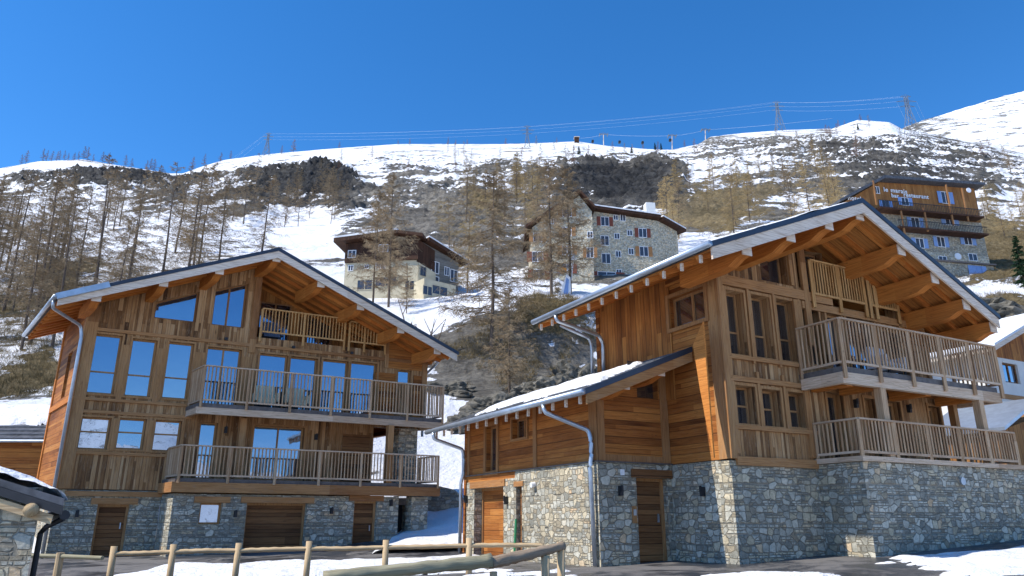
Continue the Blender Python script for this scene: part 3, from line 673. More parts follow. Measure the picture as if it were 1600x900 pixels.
# left side wall (sunlit) and back
S = L.side(0)
sw = (-2.7, -1.9, 5.9, 7.6)
MB().ext(S, 'b', [(-4.5, 2.62), (-.28, 2.62), (-.28, WT(0)), (-4.5, WT(0))], 0, .25, [RP(sw)]).build('side_wood_wall', M['board_h'], lc); window(S, sw, .1, lc)
MB().box(S, -4.5, -.1, -.06, -.003, 5.55, 5.75).box(S, -4.55, -4.35, -.05, -.002, 2.7, WT(0) - .05).each('trim_beam', M['new_beam'], lc)
MB().ext(L, 'b', [(.25, 2.62), (AE, 2.62), (AE, WT(AE)), (ridge[0], WT(ridge[0])), (.25, WT(.25))], 4.25, 4.5).build('back_wall', M['board_h'], lc)
SE = L.side(AE - .25); MB().ext(SE, 'b', [(-4.25, 5.25), (-.28, 5.25), (-.28, WT(AE)), (-4.25, WT(AE))], 0, .25).build('right_wood_wall', M['board_h'], lc)
SE = L.side(LW - .28); MB().ext(SE, 'b', [(-3.0, 2.62), (-.28, 2.62), (-.28, 5.0), (-3.0, 5.0)], 0, .28).build('lower_side_wall', M['board_v_warm'], lc)
dr = MB().box(L, LW - 1.25, LW - .15, -.03, -.004, 2.95, 4.9).build('dark_door_panel', M['dark_door'], lc)
# stone base
d1 = P(.04, 151, 788, 205, 788, 190, 868, 142, 868); d1 = (d1[0], d1[1], .4, d1[3])
MB().ext(L, 'b', [(0, -.6), (3.15, -.6), (3.15, 2.6), (0, 2.6)], .04, .4, [RP(d1)]).build('stone_wall', M['stone_thin'], lc); door(L, d1, .2, lc)
MB().ext(S, 'b', [(-4.45, -.6), (-.4, -.6), (-.4, 2.6), (-4.45, 2.6)], .03, .4).build('side_stone_wall', M['stone_sunlit'], lc)
FB = -1.4; g1 = P(FB, 384, 786, 479, 786, 476, 862, 380, 868); g1 = (g1[0], g1[1], .3, g1[3]); d2 = P(FB, 553, 783, 588, 783, 588, 855, 550, 860); d2 = (d2[0], d2[1], .3, d2[3])
w3 = P(FB, 313, 786, 348, 785, 345, 819, 310, 820); op = P(FB, 622, 775, 642, 775, 642, 850, 621, 850); op = (op[0], op[1], .3, op[3])
MB().ext(L, 'b', [(3.15, -.6), (12.3, -.6), (12.3, 2.48), (3.15, 2.48)], FB, FB + .4, [RP(g1), RP(d2), RP(w3), RP(op)]).build('front_stone_wall', M['stone_thin'], lc)
door(L, g1, FB + .22, lc, name='garage_door', handle=False); door(L, d2, FB + .18, lc); window(L, w3, FB + .14, lc, (), (), .07)
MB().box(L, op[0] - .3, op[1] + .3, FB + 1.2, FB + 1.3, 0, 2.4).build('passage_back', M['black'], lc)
ss = L.side(3.15); MB().ext(ss, 'b', [(-FB - .4 - 1.0, -.6), (-FB - .4, -.6), (-FB - .4, 2.48), (-FB - 1.4, 2.48)], 0, .35).build('inner_stone_wall', M['stone_thin'], lc)
ss = L.side(11.95); MB().ext(ss, 'b', [(-4.4, -.6), (-FB - .42, -.6), (-FB - .42, 2.48), (-4.4, 2.48)], 0, .35).build('right_stone_wall', M['stone_thin'], lc)
MB().box(L, 3.16, 12.28, FB + .42, 4.4, 2.2, 2.46).build('terrace_slab', M['slab_edge'], lc)
lt = MB()
for r, c in ((d1, .04), (g1, FB), (d2, FB), (w3, FB)): lt.box(L, r[0] - .22, r[1] + .22, c - .05, c - .003, r[3] + .0, r[3] + .2)
lt.each('lintel', M['beam'], lc)
MB().box(L, 11.45, 12.25, -.55, .1, 2.6, 5.2).build('stone_pillar', M['stone_thin'], lc)
# balconies
bz = 5.55; bal = MB().box(L, 3.55, 12.8, -1.42, -.01, bz - .14, bz).build('balcony', M['slab_edge'], lc)
MB().box(L, 3.5, 12.85, -1.44, -1.3, bz - .38, bz - .145).box(L, 3.55, 3.69, -1.29, -.08, bz - .36, bz - .145).box(L, 12.6, 12.75, -1.29, -.08, bz - .36, bz - .145).build('edge_beam', M['rail'], bal)
MB().box(L, 3.7, 12.59, -1.29, -.02, bz - .2, bz - .142).build('balcony_soffit', M['soffit'], bal)
railing(L, [(3.62, -.1), (3.62, -1.47), (12.78, -1.47), (12.78, -.1)], bz, 6.88, bal)
bz = 2.98; bal = MB().box(L, 3.1, 12.6, -1.55, -.01, bz - .12, bz).build('balcony', M['slab_edge'], lc)
MB().box(L, 3.0, 12.68, -1.6, -1.42, bz - .46, bz - .125).box(L, 3.0, 3.14, -1.415, .0, bz - .46, bz - .125).build('edge_beam', M['beam'], bal)
railing(L, [(3.18, -.1), (3.18, -1.6), (12.58, -1.6), (12.58, -.1)], bz, 4.08, bal)
MB().box(L, 10.5, 10.72, -1.5, -1.3, 2.98, 5.17).box(L, 5.2, 5.42, -.9, -.7, 2.98, 5.17).each('balcony_post', M['beam_v'], lc)
MB().beam(L(10.6, -1.35, 5.05), L(12.4, 1.5, 5.05), .18, .2).build('brace_beam', M['new_beam'], lc)
# loggia railing, sloping under the roof at its right end
r2 = railing(L, [(LG0 + .12, -.12), (9.15, -.12)], LGz + .12, 9.58, lc, m1='rail_new', m2='rail_new', post=1.7, drop=.3)
railing(L, [(9.35, -.12), (10.0, -.12), (LG1 - .05, -.12)], LGz + .12, 9.5, lc, m1='rail_new', m2='rail_new', post=.9, drop=.3, tops=(9.5, 9.48, 9.02))
for x, y in ((150, 468), (255, 445), (342, 428)): a, z = L.hit(x, y, -1.75); purlin(L, a, WT(a) - .06, -1.78, .3, lc)
purlin(L, ridge[0], WT(ridge[0]) - .06, -1.78, .3, lc)
for x, y in ((500, 455), (562, 488), (625, 524), (682, 556)): a, z = L.hit(x, y, -1.75); purlin(L, a, WT(a) - .06, -1.78, .3, lc)
gutter(L, -1.32, -1.95, 4.95, zt(-1.25) - .06, rf)
MB().beam(L(-1.3, -2.0, zt(-1.3) - .06), L(.15, -2.0, zt(.15) - .04), .1, .2).build('gutter_return', M['metal'], rf)
gz = zt(-1.25) - .14
pipe([L(-1.3, -1.6, gz), L(-1.28, -1.5, gz - .22), L(-.2, -.16, gz - .42), L(-.12, -.14, gz - .75), L(-.12, -.14, .2)], .055, lc)
pipe([L(13.1, -.6, zt(13.1) - .1), L(13.0, -.5, zt(13.1) - .3), L(12.95, .3, 7.6), L(12.95, .3, 5.0)], .055, lc)
for x, y, b in ((120, 803, .04), (367, 803, FB), (517, 798, FB), (610, 786, FB), (352, 672, 0), (493, 683, 0)): lamp(L, x, y, b, lc)
for x, y in ((352, 530), (457, 543), (548, 552)): a, z = L.hit(x, y, 0); MB().box(L, a - .05, a + .05, -.14, -.072, z - .05, z + .05).build('wall_lamp', M['black'], lc)

# ================================================================== RIGHT CHALET
R = Fr((5.058, 17.5), ang(28.7), ang(118.7))
rc_ = thing('wooden_chalet', R(4, 2, .8), 'right wooden chalet on tall stone terrace with low side wing and big overhanging gable', 'chalet')
ridge = (3.44, 9.50); zt, rf = make_roof(R, ridge, -1.94, 8.72, .405, .455, -1.9, 5.45, rc_)
WT = lambda a: zt(a) - .17
P = R.rect; DR = .3
AE = 8.2; LG0, LG1, LGz = 3.3, 7.0, 7.25
wins = [(P(0, 1130, 452, 1160, 458, 1168, 556, 1138, 552), (), (.38,)), (P(0, 1172, 460, 1202, 465, 1209, 561, 1180, 558), (), (.38,)), (P(0, 1212, 467, 1242, 472, 1248, 566, 1219, 563), (), (.38,)),
        (P(0, 1252, 474, 1288, 482, 1294, 572, 1259, 568), (.5,), ()),
        (P(0, 1147, 601, 1178, 605, 1183, 664, 1152, 661), (), (.5,)), (P(0, 1189, 607, 1218, 611, 1222, 668, 1193, 665), (), (.5,)), (P(0, 1230, 612, 1258, 615, 1262, 669, 1234, 667), (), (.5,))]
u1 = [R.hit(*q, 0) for q in ((1190, 437), (1232, 446), (1228, 396), (1187, 408))]; u2 = [R.hit(*q, 0) for q in ((1246, 447), (1288, 459), (1285, 375), (1243, 390))]
for u in (u1, u2):
    a0 = (u[0][0] + u[3][0]) / 2; a1 = (u[1][0] + u[2][0]) / 2; zb = (u[0][1] + u[1][1]) / 2
    u[:] = [(a0, zb), (a1, zb), (a1, min(u[2][1], WT(a1) - .25)), (a0, min(u[3][1], WT(a0) - .25))]
outer = [(0, 2.98), (8.45, 2.98), (8.45, 5.0), (AE, 5.0), (AE, WT(AE)), (LG1, WT(LG1)), (LG1, LGz), (LG0, LGz), (LG0, WT(LG0)), (0, WT(0))]
dn = [P(0, 1292, 612, 1318, 616, 1323, 690, 1298, 690), P(0, 1352, 622, 1368, 624, 1372, 690, 1356, 690), P(0, 1388, 626, 1408, 629, 1411, 690, 1392, 690), P(0, 1452, 634, 1470, 637, 1473, 690, 1455, 690)]
dn = [(r[0], r[1], 3.03, r[3]) for r in dn]
up = [(3.72, 4.55, 5.22, 7.0), (4.75, 5.95, 5.22, 7.0), (6.15, 7.25, 5.22, 6.9)]
MB().ext(R, 'b', outer, 0, DR, [RP(w_[0]) for w_ in wins] + [u1, u2] + [RP(d) for d in dn] + [RP(d) for d in up]).build('wood_wall', M['board_v'], rc_)
for r, mv, mh in wins: window(R, r, .24, rc_, mv, mh, .05, cas=(0, .07, .045))
for r in dn: window(R, r, .2, rc_, (), (), .09, mat='beam_v', cas=(0, .08, .03))
for r in up: window(R, r, .12, rc_, (.5,), (), .06, cas=(0, .07, .03))
for u in (u1, u2): window(R, (u[0][0], u[1][0], u[0][1], u[2][1]), .24, rc_, (), (), .05, poly=u)
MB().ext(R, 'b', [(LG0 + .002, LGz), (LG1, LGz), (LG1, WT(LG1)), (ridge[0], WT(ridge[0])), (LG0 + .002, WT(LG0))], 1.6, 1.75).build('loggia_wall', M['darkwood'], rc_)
MB().box(R, LG0 + .003, LG1 - .003, DR + .01, 1.59, LGz - .15, LGz - .002).build('loggia_floor', M['slab_edge'], rc_)
MB().box(R, LG0 - .1, LG0 - .002, DR + .01, 1.74, LGz - .15, WT(LG0) - .02).build('loggia_side_wall', M['board_v_warm'], rc_)
window(R, (4.2, 5.6, LGz + .02, LGz + 1.5), 1.52, rc_, (.5,), ())
tb = MB()
for (x0, y0, x1, y1, h) in ((1117, 435, 1297, 472, .26), (1150, 592, 1270, 606, .13), (1146, 668, 1275, 676, .10), (1147, 722, 1275, 724, .20), (1140, 556, 1262, 575, .10)):
    a0, z0 = R.hit(x0, y0, 0); a1, z1 = R.hit(x1, y1, 0); z = (z0 + z1) / 2; tb.box(R, .14, a1, -.085, -.003, z - h / 2, z + h / 2)
tb.box(R, 3.0, AE, -.07, -.003, 7.0, 7.2).box(R, 7.0, AE - .1, -.066, -.003, 6.3, 6.5)
tb.each('trim_beam', M['beam'], rc_)
tp = MB(); tp.box(R, -.05, .14, -.1, .31, 2.98, WT(0) - .1); tp.box(R, .14, .26, -.07, -.003, 3.1, 7.2)
for a in ((wins[0][0][1] + wins[1][0][0]) / 2, (wins[1][0][1] + wins[2][0][0]) / 2, (wins[2][0][1] + wins[3][0][0]) / 2): tp.box(R, a - .035, a + .035, -.075, -.002, 5.3, 7.35)
for a in ((wins[4][0][1] + wins[5][0][0]) / 2, (wins[5][0][1] + wins[6][0][0]) / 2): tp.box(R, a - .04, a + .04, -.07, -.002, 3.65, 5.1)
tp.box(R, 2.66, 2.84, -.08, -.002, 3.1, 7.2); tp.box(R, LG0 - .2, LG0 - .0, -.09, -.003, 6.0, WT(LG0) - .14); tp.box(R, u1[1][0] + .02, u1[1][0] + .13, -.07, -.003, u1[0][1], WT(u1[1][0]) - .2)
tp.box(R, LG1, LG1 + .14, -.07, -.003, 6.9, WT(LG1) - .14); tp.box(R, AE - .14, AE + .02, -.06, .31, 5.0, WT(AE) - .05)
tp.each('post', M['beam_v'], rc_)
MB().ext(R, 'b', [(LG1 + .15, 6.55), (AE - .15, 6.55), (AE - .15, WT(AE - .15) - .02), (LG1 + .15, WT(LG1 + .15) - .02)], -.03, -.004).build('gable_boards', M['board_h'], rc_)
# left side wall of the main block
S = R.side(0); hw = S.rect(0, 1046, 463, 1103, 452, 1106, 500, 1050, 512)
MB().ext(S, 'b', [(-5.05, 2.98), (-DR, 2.98), (-DR, WT(0)), (-5.05, WT(0))], 0, .3, [RP(hw)]).build('side_wood_wall', M['board_h'], rc_)
window(S, hw, .1, rc_, (.55,), (), .07, cas=(-.04, .1, .05))
MB().ext(S, 'b', [(-5.04, 4.6), (-1.72, 4.6), (-1.72, WT(0)), (-5.04, WT(0))], -.04, -.004).build('upright_side_boards', M['board_v_warm'], rc_)
MB().box(S, -1.76, -.12, -.09, -.042, 7.6, 7.95).box(S, -5.07, -4.9, -.07, -.041, 4.6, 7.9).each('trim_beam', M['board_h'], rc_)
MB().ext(R, 'b', [(.3, 2.98), (AE, 2.98), (AE, WT(AE)), (ridge[0], WT(ridge[0])), (.3, WT(.3))], 4.75, 5.05).build('back_wall', M['board_h'], rc_)
SE = R.side(AE - .3); MB().ext(SE, 'b', [(-4.75, 5.0), (-DR, 5.0), (-DR, WT(AE)), (-4.75, WT(AE))], 0, .3).build('right_wood_wall', M['board_h'], rc_)
# curved brace board on the corner
MB().ext(S, 'b', [(-.02, 2.98), (-.02, 6.2), (-.42, 5.7), (-.3, 4.6), (-.14, 3.6)], -.5, -.46).build('corner_fin', M['new_beam'], rc_)
# side wing (annex)
AX = -2.25; AF = 2.1; AB = 9.4
sl = .405; az = lambda a: 4.44 + sl * (a + 3.34)
door_r = P(AF, 994, 746, 1042, 748, 1048, 876, 998, 876); door_r = (door_r[0], door_r[1], .62, door_r[3])
wt = lambda a: az(a) - .14
a0w, zz = R.hit(996, 628, AF); a1w = -.28
MB().ext(R, 'b', [(AX, 2.98), (-.003, 2.98), (-.003, wt(0)), (AX, wt(AX))], AF, AF + .3, [[(a0w, 4.62), (a1w, 4.62), (a1w, wt(a1w) - .15), (a0w, max(4.66, wt(a0w) - .15))]]).build('wing_front_wall', M['board_h'], rc_)
MB().box(R, a0w - .1, a1w + .1, AF + .2, AF + .22, 4.5, 5.6).build('wing_window_pane', M['glass'], rc_)
MB().box(R, AX - .03, AX + .2, AF - .04, AF - .003, 3.0, wt(AX) - .02).box(R, -.25, -.02, AF - .04, AF - .003, 3.0, wt(-.2) - .02).box(R, AX + .21, -.26, AF - .03, AF - .002, 3.0, 3.15).each('post', M['beam_v'], rc_)
SA = R.side(AX); PA = SA.rect
tw = PA(0, 760, 667, 777, 664, 777, 735, 760, 738); sw = PA(0, 801, 655, 824, 652, 824, 683, 801, 686)
MB().ext(SA, 'b', [(-AB, 2.98), (-AF - .3, 2.98), (-AF - .3, wt(AX)), (-AB, wt(AX))], 0, .3, [RP(tw), RP(sw)]).build('wing_side_wall', M['board_h'], rc_)
window(SA, tw, .15, rc_, (), (), .06, cas=(0, .12, .05)); window(SA, sw, .15, rc_, (.5,), (), .05, cas=(0, .07, .05))
MB().box(SA, -AB - .02, -AB + .15, -.04, -.003, 3, wt(AX) - .02).box(SA, -5.15, -4.98, -.04, -.003, 3, wt(AX) - .02).box(SA, -AF - .3, -AF + .04, -.035, -.003, 3, wt(AX) - .02).each('post', M['beam_v'], rc_)
MB().ext(R, 'b', [(AX, .0), (0, .0), (0, wt(0)), (AX, wt(AX))], AB, AB + .3).build('wing_back_wall', M['board_h'], rc_)
MB().box(R, -.3, -.003, 5.1, AB, .5, wt(0)).build('wing_inner_wall', M['board_h'], rc_)
# stone under the wing
ZS = 2.96
MB().box(SA, -AB, -5.2, .0, .3, 2.78, 2.976).build('sill_board', M['board_h'], rc_)
gr = PA(-.02, 741, 763, 787, 760, 787, 868, 741, 872); gr = (gr[0], gr[1], .45, gr[3]); st = PA(-.02, 807, 760, 816, 760, 816, 853, 807, 855); st = (st[0], st[1], .45, st[3])
lm = SA.hit(806, 740, 0)[0]
MB().ext(SA, 'b', [(-AB, -.6), (-AF - .4, -.6), (-AF - .4, ZS), (lm, ZS), (lm, ZS - .18), (-AB, ZS - .18)], -.03, .4, [RP(gr), RP(st)]).build('sunlit_stone_wall', M['stone_sunlit'], rc_)
door(SA, gr, .28, rc_, 'board_h', 'garage_door', False)
MB().box(SA, st[0], st[1], .1, .2, .45, st[3]).build('slot_board', M['dark_door'], rc_)
MB().box(SA, gr[0] - .3, gr[1] + .1, -.06, -.032, gr[3], gr[3] + .2).box(SA, st[0] - .1, st[1] + .1, -.06, -.032, st[3], st[3] + .14).each('lintel', M['beam'], rc_)
MB().ext(R, 'b', [(AX - .03, -.6), (-.003, -.6), (-.003, ZS), (AX - .03, ZS)], AF - .02, AF + .38, [RP(door_r)]).build('wing_stone_wall', M['stone'], rc_)
door(R, door_r, AF + .2, rc_); MB().box(R, door_r[0] - .15, door_r[1] + .3, AF - .07, AF - .022, door_r[3], door_r[3] + .2).build('door_lintel', M['dark_door'], rc_)
MB().ext(S, 'b', [(-AF - .02, -.6), (-.4, -.6), (-.4, ZS), (-AF - .02, ZS)], -.02, .4).build('return_stone_wall', M['stone'], rc_)
MB().ext(R, 'b', [(-.02, -.6), (2.86, -.6), (2.86, ZS - .01), (-.02, ZS - .01)], -.02, .4).build('stone_wall', M['stone'], rc_)
TB = -1.32
MB().ext(R, 'b', [(2.86, -.6), (15, -.6), (15, ZS - .02), (2.86, ZS - .02)], TB, TB + .45).build('terrace_stone_wall', M['stone'], rc_)
SS = R.side(2.86); MB().ext(SS, 'b', [(-.0, -.6), (-TB - .45, -.6), (-TB - .45, ZS - .02), (-.0, ZS - .02)], 0, .4).build('terrace_side_stone_wall', M['stone'], rc_)
MB().box(R, 2.8, 15, TB - .07, -.03, ZS - .015, ZS + .1).build('terrace_deck', M['rail'], rc_)
cp_ = MB().box(R, AX - .08, -.0, AF - .09, AF + .1, ZS + .002, ZS + .03).box(R, AX - .08, AX + .1, AF + .1, AB, ZS + .004, ZS + .034); cp_.build('stone_coping', M['slab_edge'], rc_)
# balconies
bz = 5.18; bal = MB().box(R, 2.62, 9.1, -1.3, -.01, bz - .14, bz).build('balcony', M['slab_edge'], rc_)
MB().box(R, 2.56, 9.2, -1.33, -1.18, bz - .42, bz - .145).box(R, 2.56, 2.7, -1.175, -.09, bz - .42, bz - .145).box(R, 9.05, 9.2, -1.175, -.09, bz - .42, bz - .145).build('edge_beam', M['rail'], bal)
MB().box(R, 2.71, 9.04, -1.17, -.02, bz - .2, bz - .142).build('balcony_soffit', M['soffit'], bal)
jo = MB()
for a in (3.0, 4.05, 6.1, 8.15): jo.box(R, a - .1, a + .1, -1.16, -.1, bz - .44, bz - .205)
jo.each('joist', M['new_beam'], bal)
railing(R, [(2.62, -.1), (2.62, -1.37), (9.2, -1.37), (9.2, -.1)], bz, 6.38, bal, post=1.35, drop=.3)
railing(R, [(2.84, -.1), (2.84, -1.36), (9.35, -1.36), (9.35, -.1)], ZS + .1, 3.95, rc_, post=1.3, drop=.0)
for a, b in ((4.0, -1.24), (8.15, -1.24)): MB().box(R, a - .1, a + .1, b - .1, b + .1, ZS + .102, bz - .42).each('balcony_post', M['rail_v'], rc_)
MB().box(R, 8.75, 8.93, -.2, -.02, ZS + .102, bz - .16).each('balcony_post', M['beam_v'], rc_)
railing(R, [(LG0 + .1, -.13), (5.55, -.13)], LGz + .1, 8.42, rc_, m1='rail_new', m2='rail_new', post=1.2, drop=.3, step=.11)
railing(R, [(5.75, -.13), (6.0, -.13), (LG1 - .02, -.13)], LGz + .1, 8.3, rc_, m1='rail_new', m2='rail_new', post=.9, drop=.3, step=.11, tops=(8.25, 8.15, 7.75))
for x, y in ((1165, 400), (1233, 374), (1293, 357)): a, z = R.hit(x, y, -1.75); purlin(R, a, WT(a) - .06, -1.78, .3, rc_, .27, .48)
purlin(R, ridge[0], WT(ridge[0]) - .06, -1.78, 1.6, rc_, .27, .48)
for x, y in ((1405, 388), (1457, 430), (1506, 470), (1548, 505)): a, z = R.hit(x, y, -1.75); purlin(R, a, WT(a) - .06, -1.78, 1.0, rc_, .27, .48)
gutter(R, -2.02, -1.98, 5.55, zt(-1.94) - .05, rf); rafter_tails(R, -1.86, -1.8, 5.4, zt(-1.9) - .14, rf)
# wing roof of stepped slate courses
wr_ = MB(); n = 14
for i in range(n):
    a0 = -3.34 + 3.3 * i / n; a1 = -3.34 + 3.3 * (i + 1.12) / n
    j = 1.0
    while j < 10.2:
        wd = rnd.uniform(.22, .42); e = min(j + wd, 10.2); dz = rnd.uniform(0, .018)
        wr_.ext(R, 'b', [(a0 - rnd.uniform(0, .02), az(a0) - .03), (min(a1, -.07), az(min(a1, -.07)) - .06), (min(a1, -.07), az(min(a1, -.07)) - .03 + dz), (a0, az(a0) + .03 + dz)], j + .004, e - .004)
        j = e
wro = wr_.build('wing_roof', M['slate'], rc_)
MB().ext(R, 'b', [(-3.3, az(-3.3) - .05), (-.1, az(-.1) - .08), (-.1, az(-.1) - .13), (-3.3, az(-3.3) - .1)], 1.03, 10.1).build('wing_soffit', M['soffit'], wro)
MB().ext(R, 'b', [(-3.36, az(-3.36) + .05), (-3.36, az(-3.36) - .09), (-.06, az(-.06) - .09), (-.06, az(-.06) + .05)], .93, .998).build('wing_verge', M['navy'], wro)
MB().ext(R, 'b', [(-3.3, az(-3.3) - .095), (-3.3, az(-3.3) - .33), (-.06, az(-.06) - .33), (-.06, az(-.06) - .095)], .95, 1.01).build('wing_rake_board', M['beam'], wro)
purlin(R, AX + .15, wt(AX + .15) - .04, 1.08, 2.2, rc_, .18, .3); purlin(R, -1.0, wt(-1.0) - .04, 1.08, 2.2, rc_, .18, .34)
gutter(R, -3.42, .93, 10.2, az(-3.34) - .04, wro); rafter_tails(R, -3.26, 1.0, 10.1, az(-3.3) - .06, wro, .6, .22)
gz = az(-3.34) - .1
pipe([R(-3.42, 2.7, gz), R(-3.4, 2.65, gz - .2), R(-2.4, 2.25, gz - .62), R(-2.37, 2.2, gz - .85), R(-2.37, 2.2, 3.1), R(-2.42, 2.2, 2.85), R(-2.36, 2.2, .6)], .055, rc_)
pipe([R(-3.42, 9.6, gz), R(-3.4, 9.6, gz - .2), R(-2.4, 9.5, gz - .5), R(-2.37, 9.48, gz - .8), R(-2.37, 9.48, 3.05), R(-2.42, 9.55, 2.8), R(-2.42, 9.55, .6)], .055, rc_)
gz = zt(-1.94) - .1
pipe([R(-2.0, 4.3, gz), R(-2.0, 4.25, gz - .2), R(-.3, 4.6, gz - .35), R(-.16, 4.62, gz - .55), R(-.16, 4.62, 5.75)], .055, rc_)
pipe([R(-1.2, 5.3, gz), R(-.25, 5.2, gz - .3), R(-.16, 5.2, gz - .5), R(-.16, 5.2, 5.75)], .05, rc_)
for x, y in ((968, 767), ): lamp(R, x, y, AF - .02, rc_)
lamp(S, 1100, 768, -.02, rc_)
for x, y in ((730, 780), (793, 782)): lamp(SA, x, y, -.03, rc_)
for x, y in ((1335, 631), (1418, 639)): lamp(R, x, y, 0, rc_)
a, z = SA.hit(836, 757, -.03); m_ = MB(); m_.tube([SA(a, -.04, z), SA(a, -.16, z - .02)], .07, 12); m_.build('flood_lamp', M['white_paint'], rc_)
a, z = R.hit(1502, 752, TB); m_ = MB(); m_.tube([R(a, TB - .01, z), R(a, TB - .06, z)], .1, 14); m_.build('round_lamp', M['metal'], rc_)
a, z = R.hit(991, 804, AF - .02); ic = MB().box(R, a - .07, a + .07, AF - .05, AF - .022, z - .2, z + .2).build('intercom_panel', M['beam_v'], rc_); MB().box(R, a - .04, a + .04, AF - .065, AF - .051, z - .02, z + .12).build('intercom', M['metal'], ic)
a, z = R.hit(972, 738, AF - .02); MB().box(R, a - .06, a + .06, AF - .04, AF - .022, z - .07, z + .07).build('number_plate', M['white_paint'], rc_)

# snow lying on the roofs
z0f = lambda A, B: az(A) + .03
snow_sheet('roof_snow', (-3.3, 1.0), (-.1, 10.2), .06, lambda A, B: 4.44 + sl * (A + 3.34) + .02,
           lambda A, B: np.minimum(np.minimum(A + 2.75 - .04 * B - .25 * fbm(A * 2, B * .7, 4), (-.55 - A) * .8), np.minimum(B - 1.55 - .3 * (A + 2.5), 8.6 - B)) - .05 + .3 * fbm(A * 3 + 3, B * 1.2, 4),
           .13, 'long patch of melting snow on the slate roof of the low side wing', R)
def edge_snow(nm, fr, zt, a0, a1, b0, b1, lab, off):
    zz = np.vectorize(zt)
    snow_sheet(nm, (a0, b0), (a1, b1), .09, lambda A, B: zz(A) + .02, lambda A, B: np.minimum(np.minimum(A - a0, a1 - A), np.minimum(B - b0, b1 - B)) * .9 - .02 + .25 * fbm(A * .9 + off, B * .9, 4), .1, lab, fr)
zR = roof_z((3.44, 9.50), .405, .455); zL = roof_z((5.55, 11.50), .418, .428)
edge_snow('roof_snow', R, zR, -1.9, 3.3, -1.85, 5.4, 'thin snow on the left slope of the right chalet roof, edging its gutter', 1)
edge_snow('roof_snow', L, zL, -1.2, 5.3, -1.8, 4.8, 'thin snow strip on the left slope of the left chalet roof', 7)

# ================================================================== small things on the balconies
def armchair(loc, rz, label, mat, s=1.0):
    t = thing('armchair', loc, label, 'chair', None); c, s_ = math.cos(rz), math.sin(rz)
    f = Fr((loc[0], loc[1]), (c, s_), (-s_, c)); z = loc[2]
    MB().box(f, -.32, .32, -.3, .3, z + .22, z + .42).build('seat', M[mat], t)
    MB().ext(f, 'a', [(.28, z + .3), (.36, z + .92), (.28, z + .95), (.16, z + .43)], -.34, .34).build('backrest', M[mat], t)
    for sg in (-1, 1):
        MB().box(f, sg * .39 - .05, sg * .39 + .05, -.3, .3, z + .3, z + .62).build('armrest', M[mat], t)
        for b in (-.26, .26): MB().beam(f(sg * .33, b, z), f(sg * .33, b, z + .3), .05, .05).build('leg', M['black'], t)
    return t
fa = math.radians(28.7)
armchair(L(6.1, -.62, 5.55), fa, 'cream armchair on the left chalet upper balcony, nearer its left end', 'cream_fabric')
armchair(L(7.2, -.62, 5.55), fa, 'cream armchair on the left chalet upper balcony, further to the right', 'cream_fabric')
armchair(L(6.6, .9, LGz + .0 if False else 8.42), fa, 'blue grey chair in the attic loggia of the left chalet', 'blue_fabric')
armchair(R(5.4, -.6, 5.18), fa, 'white armchair on the upper balcony of the right chalet', 'white_paint')
p_ = R(AX - .3, 3.55 + 3.0, .5); pp = SA(SA.hit(803, 840, -.3)[0], -.3, .5)
lone(MB().tube([pp, pp + Vector((.06, .05, 1.15))], .035, 8), 'green_pole', M['green_paint'], pp, 'short green pole leaning by the sunlit stone wall beside the garage door', 'pole')

# ================================================================== fences in the foreground
FY = 17.2
fe = thing('log_fence', (-6, FY, .2), 'pale peeled log fence with round posts in front of the left chalet', 'fence')
fp = [(178, 866, 17.0), (271, 863, 17.1), (373, 861, 17.2), (483, 858, 17.3), (603, 856, 17.4), (733, 853, 17.5), (850, 853, 17.6)]
def wpt(x, y, Y): r = ray(x, y); kk = Y / r[1]; return Vector((r[0] * kk, Y, EYE + r[2] * kk))
tops = [wpt(x, y - 8, Y) for x, y, Y in fp]
for i, tp_ in enumerate(tops[:-1]):
    m_ = MB(); m_.sm = True; m_.tube([Vector((tp_.x + rnd.uniform(-.03, .03), tp_.y, hz(tp_.x, tp_.y) - .3)), tp_ + Vector((0, 0, .06))], .072, 12, .068); m_.build('post', M['log'], fe)
for p0, p1 in zip(tops, tops[1:]):
    m_ = MB(); m_.sm = True; m_.tube([p0 + Vector((-.02, 0, -.1)), p0.lerp(p1, .5) + Vector((0, 0, -.1 + rnd.uniform(-.015, .015))), p1 + Vector((.0, 0, -.1))], .052, 12, .045, rough=.2); m_.build('rail', M['log'], fe)
# darker far-left piece
f2 = thing('log_fence', (-12, 19, .2), 'darker length of log fence at the far left by the chalet corner', 'fence')
qs = [wpt(42, 868, 19.5), wpt(94, 869, 19.2), wpt(160, 872, 18.6)]
m_ = MB(); m_.tube(qs, .05, 10); m_.build('rail', M['oldlog'], f2)
q = qs[1]; m_ = MB(); m_.tube([Vector((q.x, q.y, -.1)), q + Vector((0, 0, .08))], .09, 10); m_.build('post', M['log'], f2)
# weathered foreground logs
f3 = thing('log_barrier', (0, 10.5, .2), 'thick weathered grey log barrier in the foreground, one length slanting up to a round post', 'fence')
m_ = MB(); m_.sm = True; m_.tube([wpt(505, 901, 9.6), wpt(640, 889, 9.9), wpt(768, 876, 10.2)], .07, 16, .082, rough=.3); m_.build('lower_log', M['oldlog'], f3)
m_ = MB(); m_.sm = True; m_.tube([wpt(766, 880, 10.25), wpt(820, 868, 10.6), wpt(880, 853, 11.0)], .075, 16, .06, rough=.3); m_.build('upper_log', M['brownlog'], f3)
for x, y, Y, r in ((876, 847, 11.0, .055), (852, 868, 10.8, .06), (771, 893, 10.3, .05)):
    q = wpt(x, y, Y); m_ = MB(); m_.sm = True; m_.tube([Vector((q.x, q.y, hz(q.x, q.y) - .3)), q], r, 12); m_.build('post', M['log'], f3)

